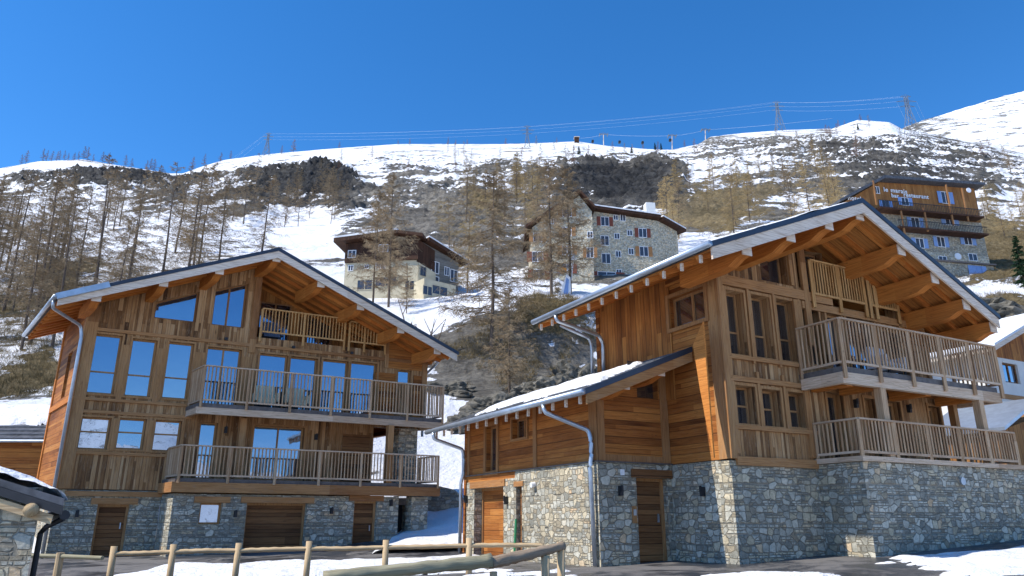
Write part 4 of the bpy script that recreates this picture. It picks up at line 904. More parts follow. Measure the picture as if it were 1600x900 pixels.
# ================================================================== snow on the ground
def gh(A, B): return base_h(A, B)
snow_sheet('snow_bank', (-13, 17.8), (-.6, 24.8), .09, gh, lambda A, B: np.minimum(np.minimum((A + 9.6) * .4, (-1.0 - A) * .4), np.minimum(B - 18.2, 22.6 + .12 * (A + 5) - B) * .5) - .1 + .5 * fbm(A * .6, B * .9, 5), .13, 'bank of old snow behind the log fence in front of the left chalet')
snow_sheet('snow_patch', (7.0, 12.8), (24, 22.5), .09, gh, lambda A, B: np.minimum((A - 8.3) * .3, np.minimum(B - 14.3 - (A - 8) * -.06, (17.0 + (A - 8.5) * .42) - B) * .4) + .55 * fbm(A * .55 + 3, B * 1.3, 5) - .05, .1, 'broken thawing snow on the road below the terrace wall at the right')
snow_sheet('snow_patch', (3.2, 13.4), (6.6, 16.4), .05, gh, lambda A, B: .45 - np.sqrt(((A - 4.9) / 1.3) ** 2 + ((B - 14.9 - (A - 4.9) * -.1) / .55) ** 2) * .5 + .3 * fbm(A * 2, B * 2.5, 4), .09, 'small heap of snow on the asphalt before the right chalet corner')
snow_sheet('snow_patch', (-1.4, 15.5), (1.6, 18.2), .05, gh, lambda A, B: .12 + .6 * fbm(A * 1.4 + 5, B * 1.8, 4) - np.hypot(A, B - 16.8) * .18, .06, 'little scattered snow lumps beside the drive of the side wing')
snow_sheet('snow_patch', (-4.5, 25), (1.5, 36.2), .14, gh, lambda A, B: np.minimum(A + 4.5, B - 24.5) * .5 + .2 * fbm(A * .7, B * .7, 4), .22, 'snow filling the passage between the two chalets')
snow_sheet('snow_cover', (-44, 26.0), (-15.0, 36.2), .3, gh, lambda A, B: np.minimum(-15.2 - A, B - 26) * .5 + .2 * fbm(A * .4, B * .4, 4), .25, 'snow covered ground left of the left chalet')

# low dry stone wall up the passage
m_ = MB(); rw = thing('retaining_wall', (-3.2, 32.5, 1), 'low dry stone wall in the shade behind the left chalet', 'wall')
Fw = Fr((-4.0, 33.2), (1, 0), (0, 1))
MB().ext(Fw, 'b', [(-.5, .2), (2.2, .2), (2.15, 2.3), (1.5, 2.9), (.6, 3.1), (-.5, 3.2)], 0, .6).build('stone_face', M['stone'], rw)
# ================================================================== small stone building at lower left
FS = Fr((-8.55, 9.6), ang(2), ang(124))
sb = thing('stone_outbuilding', FS(-1, 1, 0), 'small stone outbuilding cropped at the lower left with snowy slate roof and log purlin', 'outbuilding')
ra0 = wpt(-60, 748, 9.6); e1 = wpt(101, 788, 9.6 + .15)
def osz(a): return 2.62 - .16 * (a - .0) 
c0 = FS.hit(52, 850, .12)[0]
MB().box(FS, -6, c0, .12, 3.6, -.4, 2.0).build('stone_wall', M['stone'], sb)
aR_, zR_ = FS.hit(101, 779, 0); aL_, zL_ = FS.hit(0, 748, 0); s_ = (zR_ - zL_) / (aR_ - aL_)
oz = lambda a: zL_ + s_ * (a - aL_)
mr = MB()
mr.ext(FS, 'b', [(-6, oz(-6)), (aR_, oz(aR_)), (aR_, oz(aR_) - .09), (-6, oz(-6) - .09)], 0, 4); ro = mr.build('roof', M['slate'], sb)
MB().ext(FS, 'b', [(-6, oz(-6) - .095), (aR_, oz(aR_) - .095), (aR_, oz(aR_) - .2), (-6, oz(-6) - .2)], -.03, .02).build('verge_board', M['black'], ro)
MB().ext(FS, 'b', [(-6, oz(-6) - .21), (aR_ - .1, oz(aR_) - .2), (aR_ - .12, oz(aR_) - .31), (-6, oz(-6) - .33)], .0, .11).build('rake_beam', M['log'], ro)
MB().ext(FS, 'b', [(-6, oz(-6) - .34), (c0, oz(c0) - .33), (c0, 2.01), (-6, 2.01)], .12, .6).build('gable_stone', M['stone'], sb)
m_ = MB(); a, z = FS.hit(48, 797, 0); m_.sm = True; m_.tube([FS(a, -.12, z), FS(a, 1.5, z)], .085, 14); m_.build('log_purlin', M['log'], sb)
m_ = MB(); m_.tube([FS(aR_ + .04, .0, oz(aR_) - .2), FS(aR_ + .04, 3.9, oz(aR_) - .2)], .06, 8); m_.build('gutter', M['black'], ro)
m_ = MB(); m_.tube([FS(aR_ + .04, .15, oz(aR_) - .24), FS(aR_ - .15, .2, oz(aR_) - .34), FS(c0 + .08, .4, oz(aR_) - .42), FS(c0 + .08, .4, 0)], .035, 8); m_.build('downpipe', M['black'], sb)
ozv = lambda A: zL_ + s_ * (A - aL_)
snow_sheet('roof_snow', (-5, .03), (aR_, 3.9), .05, lambda A, B: ozv(A) + .01, lambda A, B: np.minimum(np.minimum(aR_ - .02 - A, B + .03), 4 - B) * .8 + .12 * fbm(A * 3, B * 3, 4) + .02, .15, 'old snow on the slate roof of the small stone outbuilding', FS)

# dark roofed house behind, far left
FD = Fr((-20.5, 29.5), ang(2), ang(92))
dh = thing('timber_house', FD(-2, 2, .5), 'low timber house with snowy slate roof behind the left chalet corner', 'house')
aE = FD.hit(70, 690, 0)[0]; zE = FD.hit(35, 686, 0)[1]
MB().box(FD, -8, aE + .3, .6, 5, 0, zE - .02).build('wood_wall', M['board_h'], dh)
rs = MB()
for i in range(9):
    b0 = i * .42; j = -8.
    while j < aE + .6:
        wd = rnd.uniform(.3, .5); zz = zE + i * .2
        rs.ext(FD, 'a', [(b0 - .04, zz - .03), (b0 + .45, zz + .17), (b0 + .45, zz + .2), (b0 - .04, zz + .03 + rnd.uniform(0, .02))], j + .005, min(j + wd, aE + .6) - .005); j += wd
dr_ = rs.build('roof', M['slate'], dh)
m_ = MB(); m_.tube([FD(-8, -.08, zE - .08), FD(aE + .6, -.08, zE - .08)], .06, 8); m_.build('gutter', M['metal'], dr_)
snow_sheet('roof_snow', (-8, 0), (aE + .4, 3.9), .1, lambda A, B: zE + B * .476 + .04, lambda A, B: np.minimum(B - 1.5 - .5 * (A - aE + 2) * ((A - aE + 2) > 0) * 0, 3.9 - B) * .8 + .4 * fbm(A * .8, B * .8, 4) - .45 * np.clip(A - (aE - 1.2), 0, 1) * (B < 2.4), .16, 'thick snow on the slate roof behind the left chalet corner', FD)

# ================================================================== right neighbour houses
FN = Fpx(1548, 640, 30.0, 28.7, 118.7)
nh = thing('white_house', FN(3, 2, 1.3), 'white rendered house with wooden gable behind the right chalet terrace', 'house')
r1 = FN.rect(0, 1568, 570, 1600, 568, 1600, 598, 1570, 600); zc = FN.hit(1580, 562, 0)[1]
r1 = (r1[0], r1[0] + 1.15, r1[2], r1[3]); r3 = FN.rect(0, 1585, 640, 1620, 640, 1620, 665, 1587, 665); r4 = (r1[0] + 2.6, r1[0] + 3.7, r1[2], r1[3])
MB().ext(FN, 'b', [(.0, .5), (9, .5), (9, zc), (0, zc)], 0, .3, [RP(r1), RP(r3), RP(r4)]).build('rendered_wall', M['white_wall'], nh)
for r in (r1, r3, r4): window(FN, r, .1, nh, (.5,), (), .07, 'dark_door')
eL = FN.hit(1532, 534, -1)[1]; zg = lambda a: eL + .42 * (a + .6)
MB().ext(FN, 'b', [(0, zc + .01), (9, zc + .01), (9, zg(4.5) - .2), (4.5, zg(4.5) - .2), (0, zg(0) - .25)], .02, .3).build('gable_boards', M['board_v_warm'], nh)
nr = MB().ext(FN, 'b', [(-.7, zg(-.7)), (4.5, zg(4.5)), (4.5, zg(4.5) - .2), (-.7, zg(-.7) - .2)], -1, 6).build('roof', M['fascia'], nh)
MB().ext(FN, 'b', [(-.75, zg(-.75) + .01), (4.5, zg(4.5) + .01), (4.5, zg(4.5) + .12), (-.75, zg(-.75) + .1)], -1.04, 6).build('snow_layer', M['snow'], nr)
MB().box(FN, -.02, 9, -.04, -.003, r3[3] + .35, r3[3] + .55).build('wood_band', M['beam'], nh)
SN = FN.side(0); MB().box(FN, .0, .3, .31, 5, .5, zg(0) - .25).build('side_wall', M['white_wall'], nh)
FH = Fpx(1578, 690, 25.5, 28.7, 118.7)
ht = thing('timber_shed', FH(1, 1, 1.2), 'orange timber shed with grey metal roof at the right edge beyond the terrace', 'shed')
zh = FH.hit(1578, 672, 0)[1]
MB().ext(FH, 'b', [(.1, .8), (4, .8), (4, zh + 1.0), (.1, zh)], .3, 3).build('wood_wall', M['farwood'], ht)
MB().ext(FH, 'b', [(-.15, zh - .02), (2.5, zh + 1.2), (2.5, zh + 1.32), (-.15, zh + .1)], 0, 3.2).build('roof', M['metal'], ht)

# ================================================================== hotels and houses on the shelf behind
def bwin(fr, x, y, w_, h, b, parent, fm='white_paint', shutters=None, pane='far_glass', name='window'):
    """small far window centred on a pixel, metres wide and high; optional open shutters"""
    a, z = fr.hit(x, y, b); w_ *= .82; h *= .85; r = (a - w_ / 2, a + w_ / 2, z - h / 2, z + h / 2); o = MB(); f = .08
    a0, a1, z0, z1 = r
    o.box(fr, a0 - f, a0, b - .06, b - .004, z0 - f, z1 + f).box(fr, a1, a1 + f, b - .06, b - .004, z0 - f, z1 + f).box(fr, a0, a1, b - .06, b - .004, z1, z1 + f).box(fr, a0, a1, b - .06, b - .004, z0 - f, z0)
    o.box(fr, a - .04, a + .04, b - .055, b - .02, z0, z1)
    o = o.build(name, M[fm], parent); MB().box(fr, a0, a1, b - .018, b - .003, z0, z1).build('pane', M[pane], o)
    if shutters:
        sw_ = w_ * .5
        for sg in (0, 1):
            c0_ = a0 - f - sw_ if sg == 0 else a1 + f
            MB().box(fr, c0_, c0_ + sw_, b - .1, b - .062, z0 - .05, z1 + .05).build('shutter', M[shutters], o)
    return o
# stone hotel: left gable wing facing left-front, long right wing
HA = Fpx(890, 440, 106, -4, 92)        # gable front; a runs right
H = thing('stone_hotel', HA(0, 6, 32), 'tall pale rubble stone hotel with red brown shutters and sweeping snow edged roof', 'hotel')
gl_, gr_ = HA.hit(832, 420, 0)[0], HA.hit(928, 420, 0)[0]; zap = HA.hit(905, 306, 0)[1]; aap = HA.hit(905, 306, 0)[0]; zl = HA.hit(832, 355, 0)[1]; zr = HA.hit(928, 330, 0)[1]
MB().ext(HA, 'b', [(gl_, 20), (gr_, 20), (gr_, zr), (aap, zap), (gl_, zl)], 0, 10).build('gable_wing', M['stone_far'], H)
MB().ext(HA, 'b', [(gl_ - 1, zl - .4), (aap, zap + .2), (gr_ + .4, zr + .1), (gr_ + .4, zr + .55), (aap, zap + .7), (gl_ - 1, zl + .1)], -1, 10.5).build('gable_roof', M['darkwood'], H)
p0 = HA(gr_, 3.2, 0); HB = Fr((p0.x, p0.y), ang(8), ang(98))
zB0 = HB.hit(940, 330, 0)[1]; aB1 = HB.hit(1030, 400, 0)[0]; zB1 = HB.hit(1030, 345, 0)[1]
MB().ext(HB, 'b', [(-.5, 20), (aB1, 20), (aB1, zB1), (-.5, zB0)], 0, 9).build('long_wing', M['stone_far'], H)
HC = Fr((HB(aB1, 0, 0).x, HB(aB1, 0, 0).y), ang(38), ang(128)); aC = HC.hit(1062, 420, 0)[0]; zC = HC.hit(1062, 362, 0)[1]
MB().ext(HC, 'b', [(0.01, 20), (aC, 20), (aC, zC), (0.01, zB1 - .01)], 0, 6).build('end_wing', M['stone_far'], H)
rfH = MB().ext(HB, 'b', [(-1.0, zB0 + .1), (aB1 + .3, zB1 + .1), (aB1 + .3, zB1 + .55), (-1, zB0 + .55)], -1.2, 9.5)
rfH.ext(HC, 'b', [(0.3, zB1 + .05), (aC + 1, zC - .3), (aC + 1, zC + .2), (.3, zB1 + .5)], -1.1, 6.4)
rfH = rfH.build('roof', M['darkwood'], H)
MB().ext(HB, 'b', [(-1.0, zB0 + .56), (aB1 + .3, zB1 + .56), (aB1 + .3, zB1 + .75), (-1, zB0 + .75)], -1.25, 9.4).ext(HC, 'b', [(0.32, zB1 + .51), (aC + 1, zC + .21), (aC + 1, zC + .4), (.32, zB1 + .7)], -1.15, 6.3).build('snow_layer', M['snow'], rfH)
a, z = HB.hit(1015, 330, 4); MB().box(HB, a - .8, a + .8, 3.3, 4.7, z - 4, z + 1.3).build('chimney', M['white_wall'], H)
for x, y, w_, h, s, fm in ((945, 346, 1.5, 1.7, 'red_shutter', 'white_paint'), (945, 376, 1.5, 1.8, None, 'white_paint'), (947, 404, 1.6, 1.8, None, 'white_paint'), (948, 431, 3.4, 1.4, 'red_shutter', 'white_paint'), (962, 340, .8, .9, None, 'white_paint'), (973, 340, .9, 1.3, None, 'white_paint'),
                       (964, 369, .9, 1.0, None, 'white_paint'), (984, 364, .9, 1.0, None, 'white_paint'), (966, 397, .9, 1.1, None, 'white_paint'), (986, 393, .9, 1.1, None, 'white_paint'), (967, 426, .9, 1.1, None, 'white_paint'), (1004, 364, 1.5, 1.7, 'red_shutter', 'white_paint'), (1006, 393, 1.6, 1.8, 'tan_shutter', 'white_paint')):
    bwin(HB, x, y, w_, h, 0, H, fm, s)
for x, y, w_, h, s in ((886, 332, 1.6, 1.6, 'tan_shutter'), (886, 362, 1.5, 1.6, 'tan_shutter'), (886, 391, 1.7, 1.7, 'tan_shutter'), (840, 371, 1.5, 1.6, 'tan_shutter'), (840, 401, 1.9, 1.8, 'red_shutter'), (842, 429, 1.9, 1.8, 'red_shutter'), (886, 420, 1.7, 1.7, 'red_shutter'), (922, 367, .9, 1.1, None), (922, 395, 1.2, 1.8, 'tan_shutter'), (843, 452, 2, 1.6, 'red_shutter'), (865, 346, .8, .9, None)):
    bwin(HA, x, y, w_, h, 0, H, 'white_paint', s)
# cream and dark wood chalet
CA = Fpx(610, 430, 92, -8, 82); C_ = thing('cream_chalet', CA(0, 5, 30), 'cream rendered chalet with dark wooden upper storey and flat pitched snowy roof on the hill', 'chalet')
al, ar = CA.hit(538, 430, 0)[0], CA.hit(653, 430, 0)[0]; zt0 = CA.hit(590, 409, 0)[1]; zl = CA.hit(527, 380, 0)[1]; za = CA.hit(625, 366, 0)[1]; aa = CA.hit(625, 366, 0)[0]
MB().box(CA, al, ar, 0, 8, 22, zt0).build('rendered_wall', M['cream_wall'], C_)
MB().ext(CA, 'b', [(al, zt0 + .01), (ar, zt0 + .01), (ar, za - .8), (aa, za - .4), (al - .0, zl - .3)], -.3, 8).build('wood_storey', M['darkwood'], C_)
p0 = CA(ar, 0, 0); CB = Fr((p0.x, p0.y), ang(40), ang(130)); a1 = CB.hit(716, 430, 0)[0]; z1 = CB.hit(716, 408, 0)[1]
MB().ext(CB, 'b', [(.01, 22), (a1, 22), (a1, z1 - .2), (.01, za - 1.0)], 0, 6).build('grey_wing', M['greyboard'], C_)
MB().ext(CB, 'b', [(-.3, zt0 - .3), (2.5, zt0 - 1.0), (2.5, za - 1.9), (-.3, za - .9)], -.06, -.005).build('dark_cladding', M['darkwood'], C_)
MB().ext(CB, 'b', [(.01, 22), (a1 * .42, 22), (a1 * .42, zt0 - 1.3), (0.01, zt0 - .4)], -.1, -.062).build('rendered_side', M['cream_wall'], C_)
rC = MB().ext(CA, 'b', [(al - 1.3, zl - .35), (aa, za - .3), (ar + .8, za - 1.0), (ar + .8, za - .55), (aa, za + .1), (al - 1.3, zl + .2)], -1.4, 8.5).ext(CB, 'b', [(.9, za - 1.1), (a1 + .8, z1 - .5), (a1 + .8, z1), (.9, za - .6)], -1, 6.5).build('roof', M['darkwood'], C_)
MB().ext(CA, 'b', [(al - 1.3, zl + .22), (aa, za + .12), (aa, za + .38), (al - 1.3, zl + .45)], -1.4, 8.5).ext(CB, 'b', [(.9, za - .58), (a1 + .8, z1 + .02), (a1 + .8, z1 + .2), (.9, za - .4)], -1.02, 6.5).build('snow_layer', M['snow'], rC)
for x, y, w_, h in ((550, 397, 1.2, 1.1), (599, 388, 1.5, 1.1), (595, 414, 1.5, 1.2), (548, 419, .7, .8), (573, 417, .5, .5), (570, 445, 2.4, 1.5), (603, 440, 3.4, 1.4), (640, 446, 1.4, 1.4)): bwin(CA, x, y, w_, h, -.31 if y < 405 else 0, C_, 'white_paint' if y < 420 else 'cream_wall')
for x, y, w_, h in ((680, 418, 1.3, 1.8), (698, 424, .8, 1.3), (709, 431, 1.3, 1.9), (679, 436, 1.5, .8)): bwin(CB, x, y, w_, h, 0, C_)
bwin(CB, 661, 424, .9, 1.3, -.1, C_, 'greyboard')
gA = Fr(CB.O, CB.a, CB.b); a0 = gA.hit(662, 460, -2.5)[0]; a2 = gA.hit(712, 455, -2.5)[0]; zz = gA.hit(690, 441, -2.5)[1]
MB().box(gA, a0, a2, -2.5, -.2, 22, zz).build('garage_block', M['cream_wall'], C_)
for x in (668, 687): bwin(gA, x, 454, 1.6 if x < 675 else 2.8, 1.3, -2.5, C_, 'cream_wall')

# hotel le marais
MA = Fpx(1480, 400, 104, 12, 102); Hm = thing('hotel_building', MA(0, 5, 30), 'hotel with orange wooden attic, grey stone storeys, blue shutters and lettering', 'hotel')
ml = MA.hit(1330, 330, 0)[0]; mr_ = MA.hit(1527, 330, 0)[0]; zw = MA.hit(1440, 338, 0)[1]; zs = MA.hit(1480, 372, 0)[1]
zr0 = MA.hit(1308, 318, 0)[1]; zpk = MA.hit(1372, 281, 0)[1]; apk = MA.hit(1372, 281, 0)[0]; zr1 = MA.hit(1528, 292, 0)[1]; al0 = MA.hit(1308, 318, 0)[0]
mr2 = MA.hit(1540, 380, 0)[0]
MB().ext(MA, 'b', [(al0, 20), (mr_ + .6, 20), (mr_ + .6, zw), (al0, zw)], .3, 9).build('stone_storeys', M['stone'], Hm)
MB().ext(MA, 'b', [(al0 + .1, zw + .01), (mr_ + .3, zw + .01), (mr_ + .3, zr1 - .3), (apk, zpk - .4), (al0 + .1, zr0 - .3)], 0, 9).build('wooden_attic', M['farwood'], Hm)
rM = MB().ext(MA, 'b', [(al0 - .6, zr0 - .4), (apk, zpk - .35), (mr_ + 1, zr1 - .35), (mr_ + 1, zr1 + .05), (apk, zpk + .1), (al0 - .6, zr0)], -1.5, 9.5).build('roof', M['slate'], Hm)
zb0 = MA.hit(1480, 418, 0)[1]
ml2 = MA.hit(1440, 420, 0)[0]; mr3 = MA.hit(1555, 430, -2)[0]
MB().box(MA, ml2, mr3, -2, .29, 20, zb0).build('base_block', M['stone'], Hm); MB().box(MA, ml2 - .2, mr3 + .3, -2.3, .28, zb0 + .01, zb0 + .25).build('base_canopy', M['slab_edge'], Hm)
MB().box(MA, ml2, mr_ + .55, .2, .295, zb0 + .3, zb0 + 2.4).build('pale_band', M['stone_far'], Hm)
for k_, (y, x0, x1) in enumerate(((333, 1375, 1535), (360, 1405, 1542))):
    z = MA.hit(1480, y, -1.5)[1]; a0, a1 = MA.hit(x0, y, -1.5)[0], MA.hit(x1, y, -1.5)[0]
    b_ = MB().box(MA, a0, a1, -1.7, -.01 + .0, z - .25, z).build('balcony', M['darkwood'], Hm)
    mb = MB(); c = a0
    while c < a1: mb.box(MA, c, c + .05, -1.66, -1.62, z, z + 1.0); c += .28
    mb.box(MA, a0, a1, -1.68, -1.6, z + 1.0, z + 1.08); mb.build('railing', M['black'], b_)
mb = MB()
for x, y0, y1 in ((1370, 283, 320), (1414, 330, 367), (1450, 325, 362), (1490, 290, 352), (1513, 295, 345)):
    a, z0 = MA.hit(x, y1, -1.5); _, z1 = MA.hit(x, y0, -1.5); mb.box(MA, a - .1, a + .1, -1.6, -1.4, z0, z1)
mb.each('balcony_post', M['beam_v'], Hm)
for x, y, w_, h, s, b in ((1384, 320, 1.3, 1.5, 'blue', 0), (1414, 315, 1.4, 1.4, 'blue', 0), (1477, 309, 1.6, 2.2, 'blue', 0), (1370, 297, .9, 1.2, None, 0), (1430, 348, 1.6, 1.8, 'blue', .3), (1483, 342, 1.8, 2.3, 'blue', .3), (1437, 380, 1.6, 1.7, 'blue', .3), (1470, 378, 1.5, 1.8, 'blue', .3), (1512, 375, 1.6, 1.8, 'blue', .3),
                          (1473, 406, 1.6, 1.2, None, .19), (1520, 402, 1.7, 1.2, None, .19)): bwin(MA, x, y, w_, h, b, Hm, 'white_paint', s)
bwin(MA, 1527, 423, 1.8, 1.6, -2, Hm, 'blue', 'blue', 'blue')
a, z = MA.hit(1498, 400, -.0); m_ = MB(); m_.tube([MA(a, .1, z), MA(a, .25, z)], .55, 16); m_.build('satellite_dish', M['white_paint'], Hm)
a, z = MA.hit(1514, 297, -1.8); m_ = MB(); m_.tube([MA(a, -1.8, z), MA(a, -1.7, z)], .4, 16); m_.build('satellite_dish', M['white_paint'], Hm)
def lettering(txt, fr, x, y, b, size, parent):
    cu = bpy.data.curves.new('lettering', 'FONT'); cu.body = txt; cu.size = size; cu.extrude = .03; cu.offset = .018; cu.space_character = 1.1; cu.space_word = 1.3
    to = bpy.data.objects.new('lettering_tmp', cu); COL.objects.link(to)
    me = bpy.data.meshes.new_from_object(to.evaluated_get(bpy.context.evaluated_depsgraph_get())); bpy.data.objects.remove(to)
    a, z = fr.hit(x, y, b); P0 = fr(a, b, z); W = Vector(parent.location)
    for v in me.vertices:
        q = Vector((P0.x + v.co.x * fr.a[0] - v.co.z * fr.b[0], P0.y + v.co.x * fr.a[1] - v.co.z * fr.b[1], P0.z + v.co.y)); v.co = q - W
    me.materials.clear(); me.materials.append(M['white_paint']); o = bpy.data.objects.new('lettering', me); COL.objects.link(o); o.parent = parent; return o
bpy.context.view_layer.update()
lettering('hotel', MA, 1325, 312, -.12, 1.0, Hm); lettering('le marais', MA, 1381, 299, -.12, 1.0, Hm); lettering('bar', MA, 1393, 308, -.12, .9, Hm); lettering('restaurant', MA, 1412, 307, -.12, .95, Hm)

# ================================================================== pylons, lift, cables
def pylon(px, ytop, ybase, Y, label):
    b = wpt(px, ybase, Y); t = wpt(px, ytop, Y); h = t.z - b.z; b.z -= 3; w0, w1 = h * .14, h * .03; mb = MB(); th = .22
    def c(f, i): w_ = w0 + (w1 - w0) * min(1, f / .72); sx_, sy_ = ((-1, -1), (1, -1), (1, 1), (-1, 1))[i]; return Vector((b.x + sx_ * w_, b.y + sy_ * w_, b.z + (h + 3) * f))
    lv = [0, .2, .38, .54, .66, .76, .88, 1.0]
    for i in range(4):
        for f0, f1 in zip(lv, lv[1:]):
            mb.beam(c(f0, i), c(f1, i), th, th); mb.beam(c(f0, i), c(f1, (i + 1) % 4), th * .7, th * .7); mb.beam(c(f0, (i + 1) % 4), c(f1, i), th * .7, th * .7)
    tops = []
    for f, a in ((.76, .17), (.88, .23), (1.0, .12)):
        z = b.z + (h + 3) * f
        for s in (-1, 1):
            e = Vector((b.x + s * a * h, b.y, z)); mb.beam(Vector((b.x, b.y, z)), e, th, th); mb.beam(Vector((b.x, b.y, z + h * .05)), e, th * .8, th * .8); tops.append(e)
    lone(mb, 'lattice_pylon', M['steel_far'], b, label, 'pylon', 'power pylons along the ridge'); return tops
p1 = pylon(416, 209, 243, 600, 'leftmost lattice pylon on the snowy ridge above the left chalet')
p2 = pylon(824, 198, 240, 560, 'lattice pylon on the middle of the snowy ridge')
p3 = pylon(1219, 160, 207, 600, 'pointed lattice pylon on the ridge left of the hotel')
p4 = pylon(1426, 151, 212, 480, 'tallest lattice pylon on the slope above the hotel with lettering')
def cable(P, Q, sag, r, label):
    m_ = MB(); m_.tube([P.lerp(Q, i / 16) + Vector((0, 0, -sag * 4 * (i / 16) * (1 - i / 16))) for i in range(17)], r, 4, caps=False)
    return m_
def cables(label, prs, sag=2, r=.04):
    m_ = MB()
    for P_, Q_ in prs: m_.tube([P_.lerp(Q_, i / 16) + Vector((0, 0, -sag * 4 * (i / 16) * (1 - i / 16))) for i in range(17)], r, 4, caps=False)
    lone(m_, 'power_lines', M['cable'], prs[0][0], label, 'power lines')
cables('power lines between the leftmost and middle ridge pylons', [(p1[i], p2[i]) for i in (0, 2, 4, 5)])
cables('power lines between the middle and the pointed ridge pylons', [(p2[i], p3[i]) for i in (0, 2, 4, 5)])
cables('power lines between the pointed and the tallest pylons', [(p3[i], p4[i]) for i in (0, 2, 4, 5)])
cables('power lines running off the tallest pylon to the right', [(p4[i], p4[i] + Vector((400, 500, -70 + i * 5))) for i in (1, 2, 3)])
cables('power lines running off the leftmost pylon down to the left', [(p1[i], p1[i] + Vector((-330, 250, -90 + i * 6))) for i in (0, 2, 4)])
def liftmast(px, yt, yb, Y, label):
    b = wpt(px, yb, Y); t = wpt(px, yt, Y); o = thing('lift_mast', b, label, 'lift mast', 'gondola masts on the ridge')
    m_ = MB(); m_.tube([b - Vector((0, 0, 4)), t], .45, 8, .3); m_.build('mast', M['fascia'], o)
    m_ = MB(); m_.beam(t + Vector((-4, 0, 0)), t + Vector((4, 0, 0)), .5, .5); m_.beam(t + Vector((-3.6, -3, -.5)), t + Vector((-3.6, 3, -.5)), .5, .8); m_.beam(t + Vector((3.6, -3, -.5)), t + Vector((3.6, 3, -.5)), .5, .8); m_.beam(t + Vector((-3.6, 0, 0)), t + Vector((0, 0, 1.6)), .3, .3); m_.beam(t + Vector((3.6, 0, 0)), t + Vector((0, 0, 1.6)), .3, .3); m_.build('cross_arm', M['steel_far'], o); return t
la = liftmast(943, 210, 228, 600, 'left gondola mast on the ridge beside the hanging cabins'); lb = liftmast(1050, 212, 234, 600, 'middle gondola mast on the ridge beside the dark conifer pair'); lcx = liftmast(1102, 203, 220, 600, 'right gondola mast on the ridge with broad cross arm')
cables('lift cable strung over the three gondola masts', [(wpt(902, 216, 600), la), (la, lb), (lb, lcx), (lcx, wpt(1300, 185, 640))], 1.0, .09)
for i, (x, y) in enumerate(((926, 221), (968, 222), (1004, 223), (1047, 219))):
    c = wpt(x, y, 598); o = thing('gondola_cabin', c, ('dark cabin just left of the first mast', 'dark cabin hanging right of the first mast', 'dark cabin hanging midway between two masts', 'dark cabin passing the middle mast')[i], 'cable car', 'gondola cabins')
    f = Fr((c.x, c.y), (1, 0), (0, 1)); MB().ext(f, 'b', [(-.9, c.z - 1.2), (.9, c.z - 1.2), (1.15, c.z - .2), (.9, c.z + 1.1), (-.9, c.z + 1.1), (-1.15, c.z - .2)], -1, 1).build('cabin', M['black'], o); MB().beam(c + Vector((0, 0, 1)), c + Vector((0, 0, 2.9)), .18, .18).build('hanger', M['steel_far'], o)
c = wpt(901, 217, 600); o = thing('lift_hut', c, 'small brown lift hut on the ridge left of the gondola masts', 'hut'); f = Fr((c.x, c.y), (1, 0), (0, 1)); MB().box(f, -2, 2, -2, 2, c.z - 4, c.z + .8).build('wall', M['darkwood'], o); MB().box(f, -2.5, 2.5, -2.4, 2.4, c.z + .81, c.z + 1.3).build('roof', M['fascia'], o)

# snow machine on the shelf in front of the stone hotel
c = wpt(884, 456, 74); o = thing('snow_gun', c, 'white and blue snow making tower with orange head below the stone hotel', 'snow gun')
f = Fr((c.x, c.y), (1, 0), (0, 1)); MB().ext(f, 'b', [(-.75, c.z - 1.5), (.55, c.z - 1.5), (.5, c.z + 1.5), (.1, c.z + 1.9), (-.35, c.z + .6)], -.3, .3).build('body', M['white_paint'], o)
MB().ext(f, 'b', [(-.5, c.z - 1.4), (.1, c.z - 1.4), (.35, c.z + 1.2), (.1, c.z + 1.5)], -.34, -.302).build('blue_stripe', M['blue'], o)
m_ = MB(); m_.tube([Vector((c.x - .2, c.y - .2, c.z + 2.3)), Vector((c.x - .2, c.y + .3, c.z + 2.5))], .36, 12); m_.build('orange_head', M['orange_paint'], o)
m_ = MB()
for dx, dz, ex, ez in ((-2.2, 3.2, -.3, 2.3), (-2.0, 2.2, -.3, 2.1), (.2, 2.2, 1.0, 4.3), (1.0, 4.3, .6, 1.2), (-2.2, 3.2, .3, 2.6), (.3, 4.0, 1.2, 3.6)): m_.beam(Vector((c.x + dx, c.y, c.z + dz)), Vector((c.x + ex, c.y, c.z + ez)), .1, .1)
m_.build('lattice_arm', M['white_paint'], o)

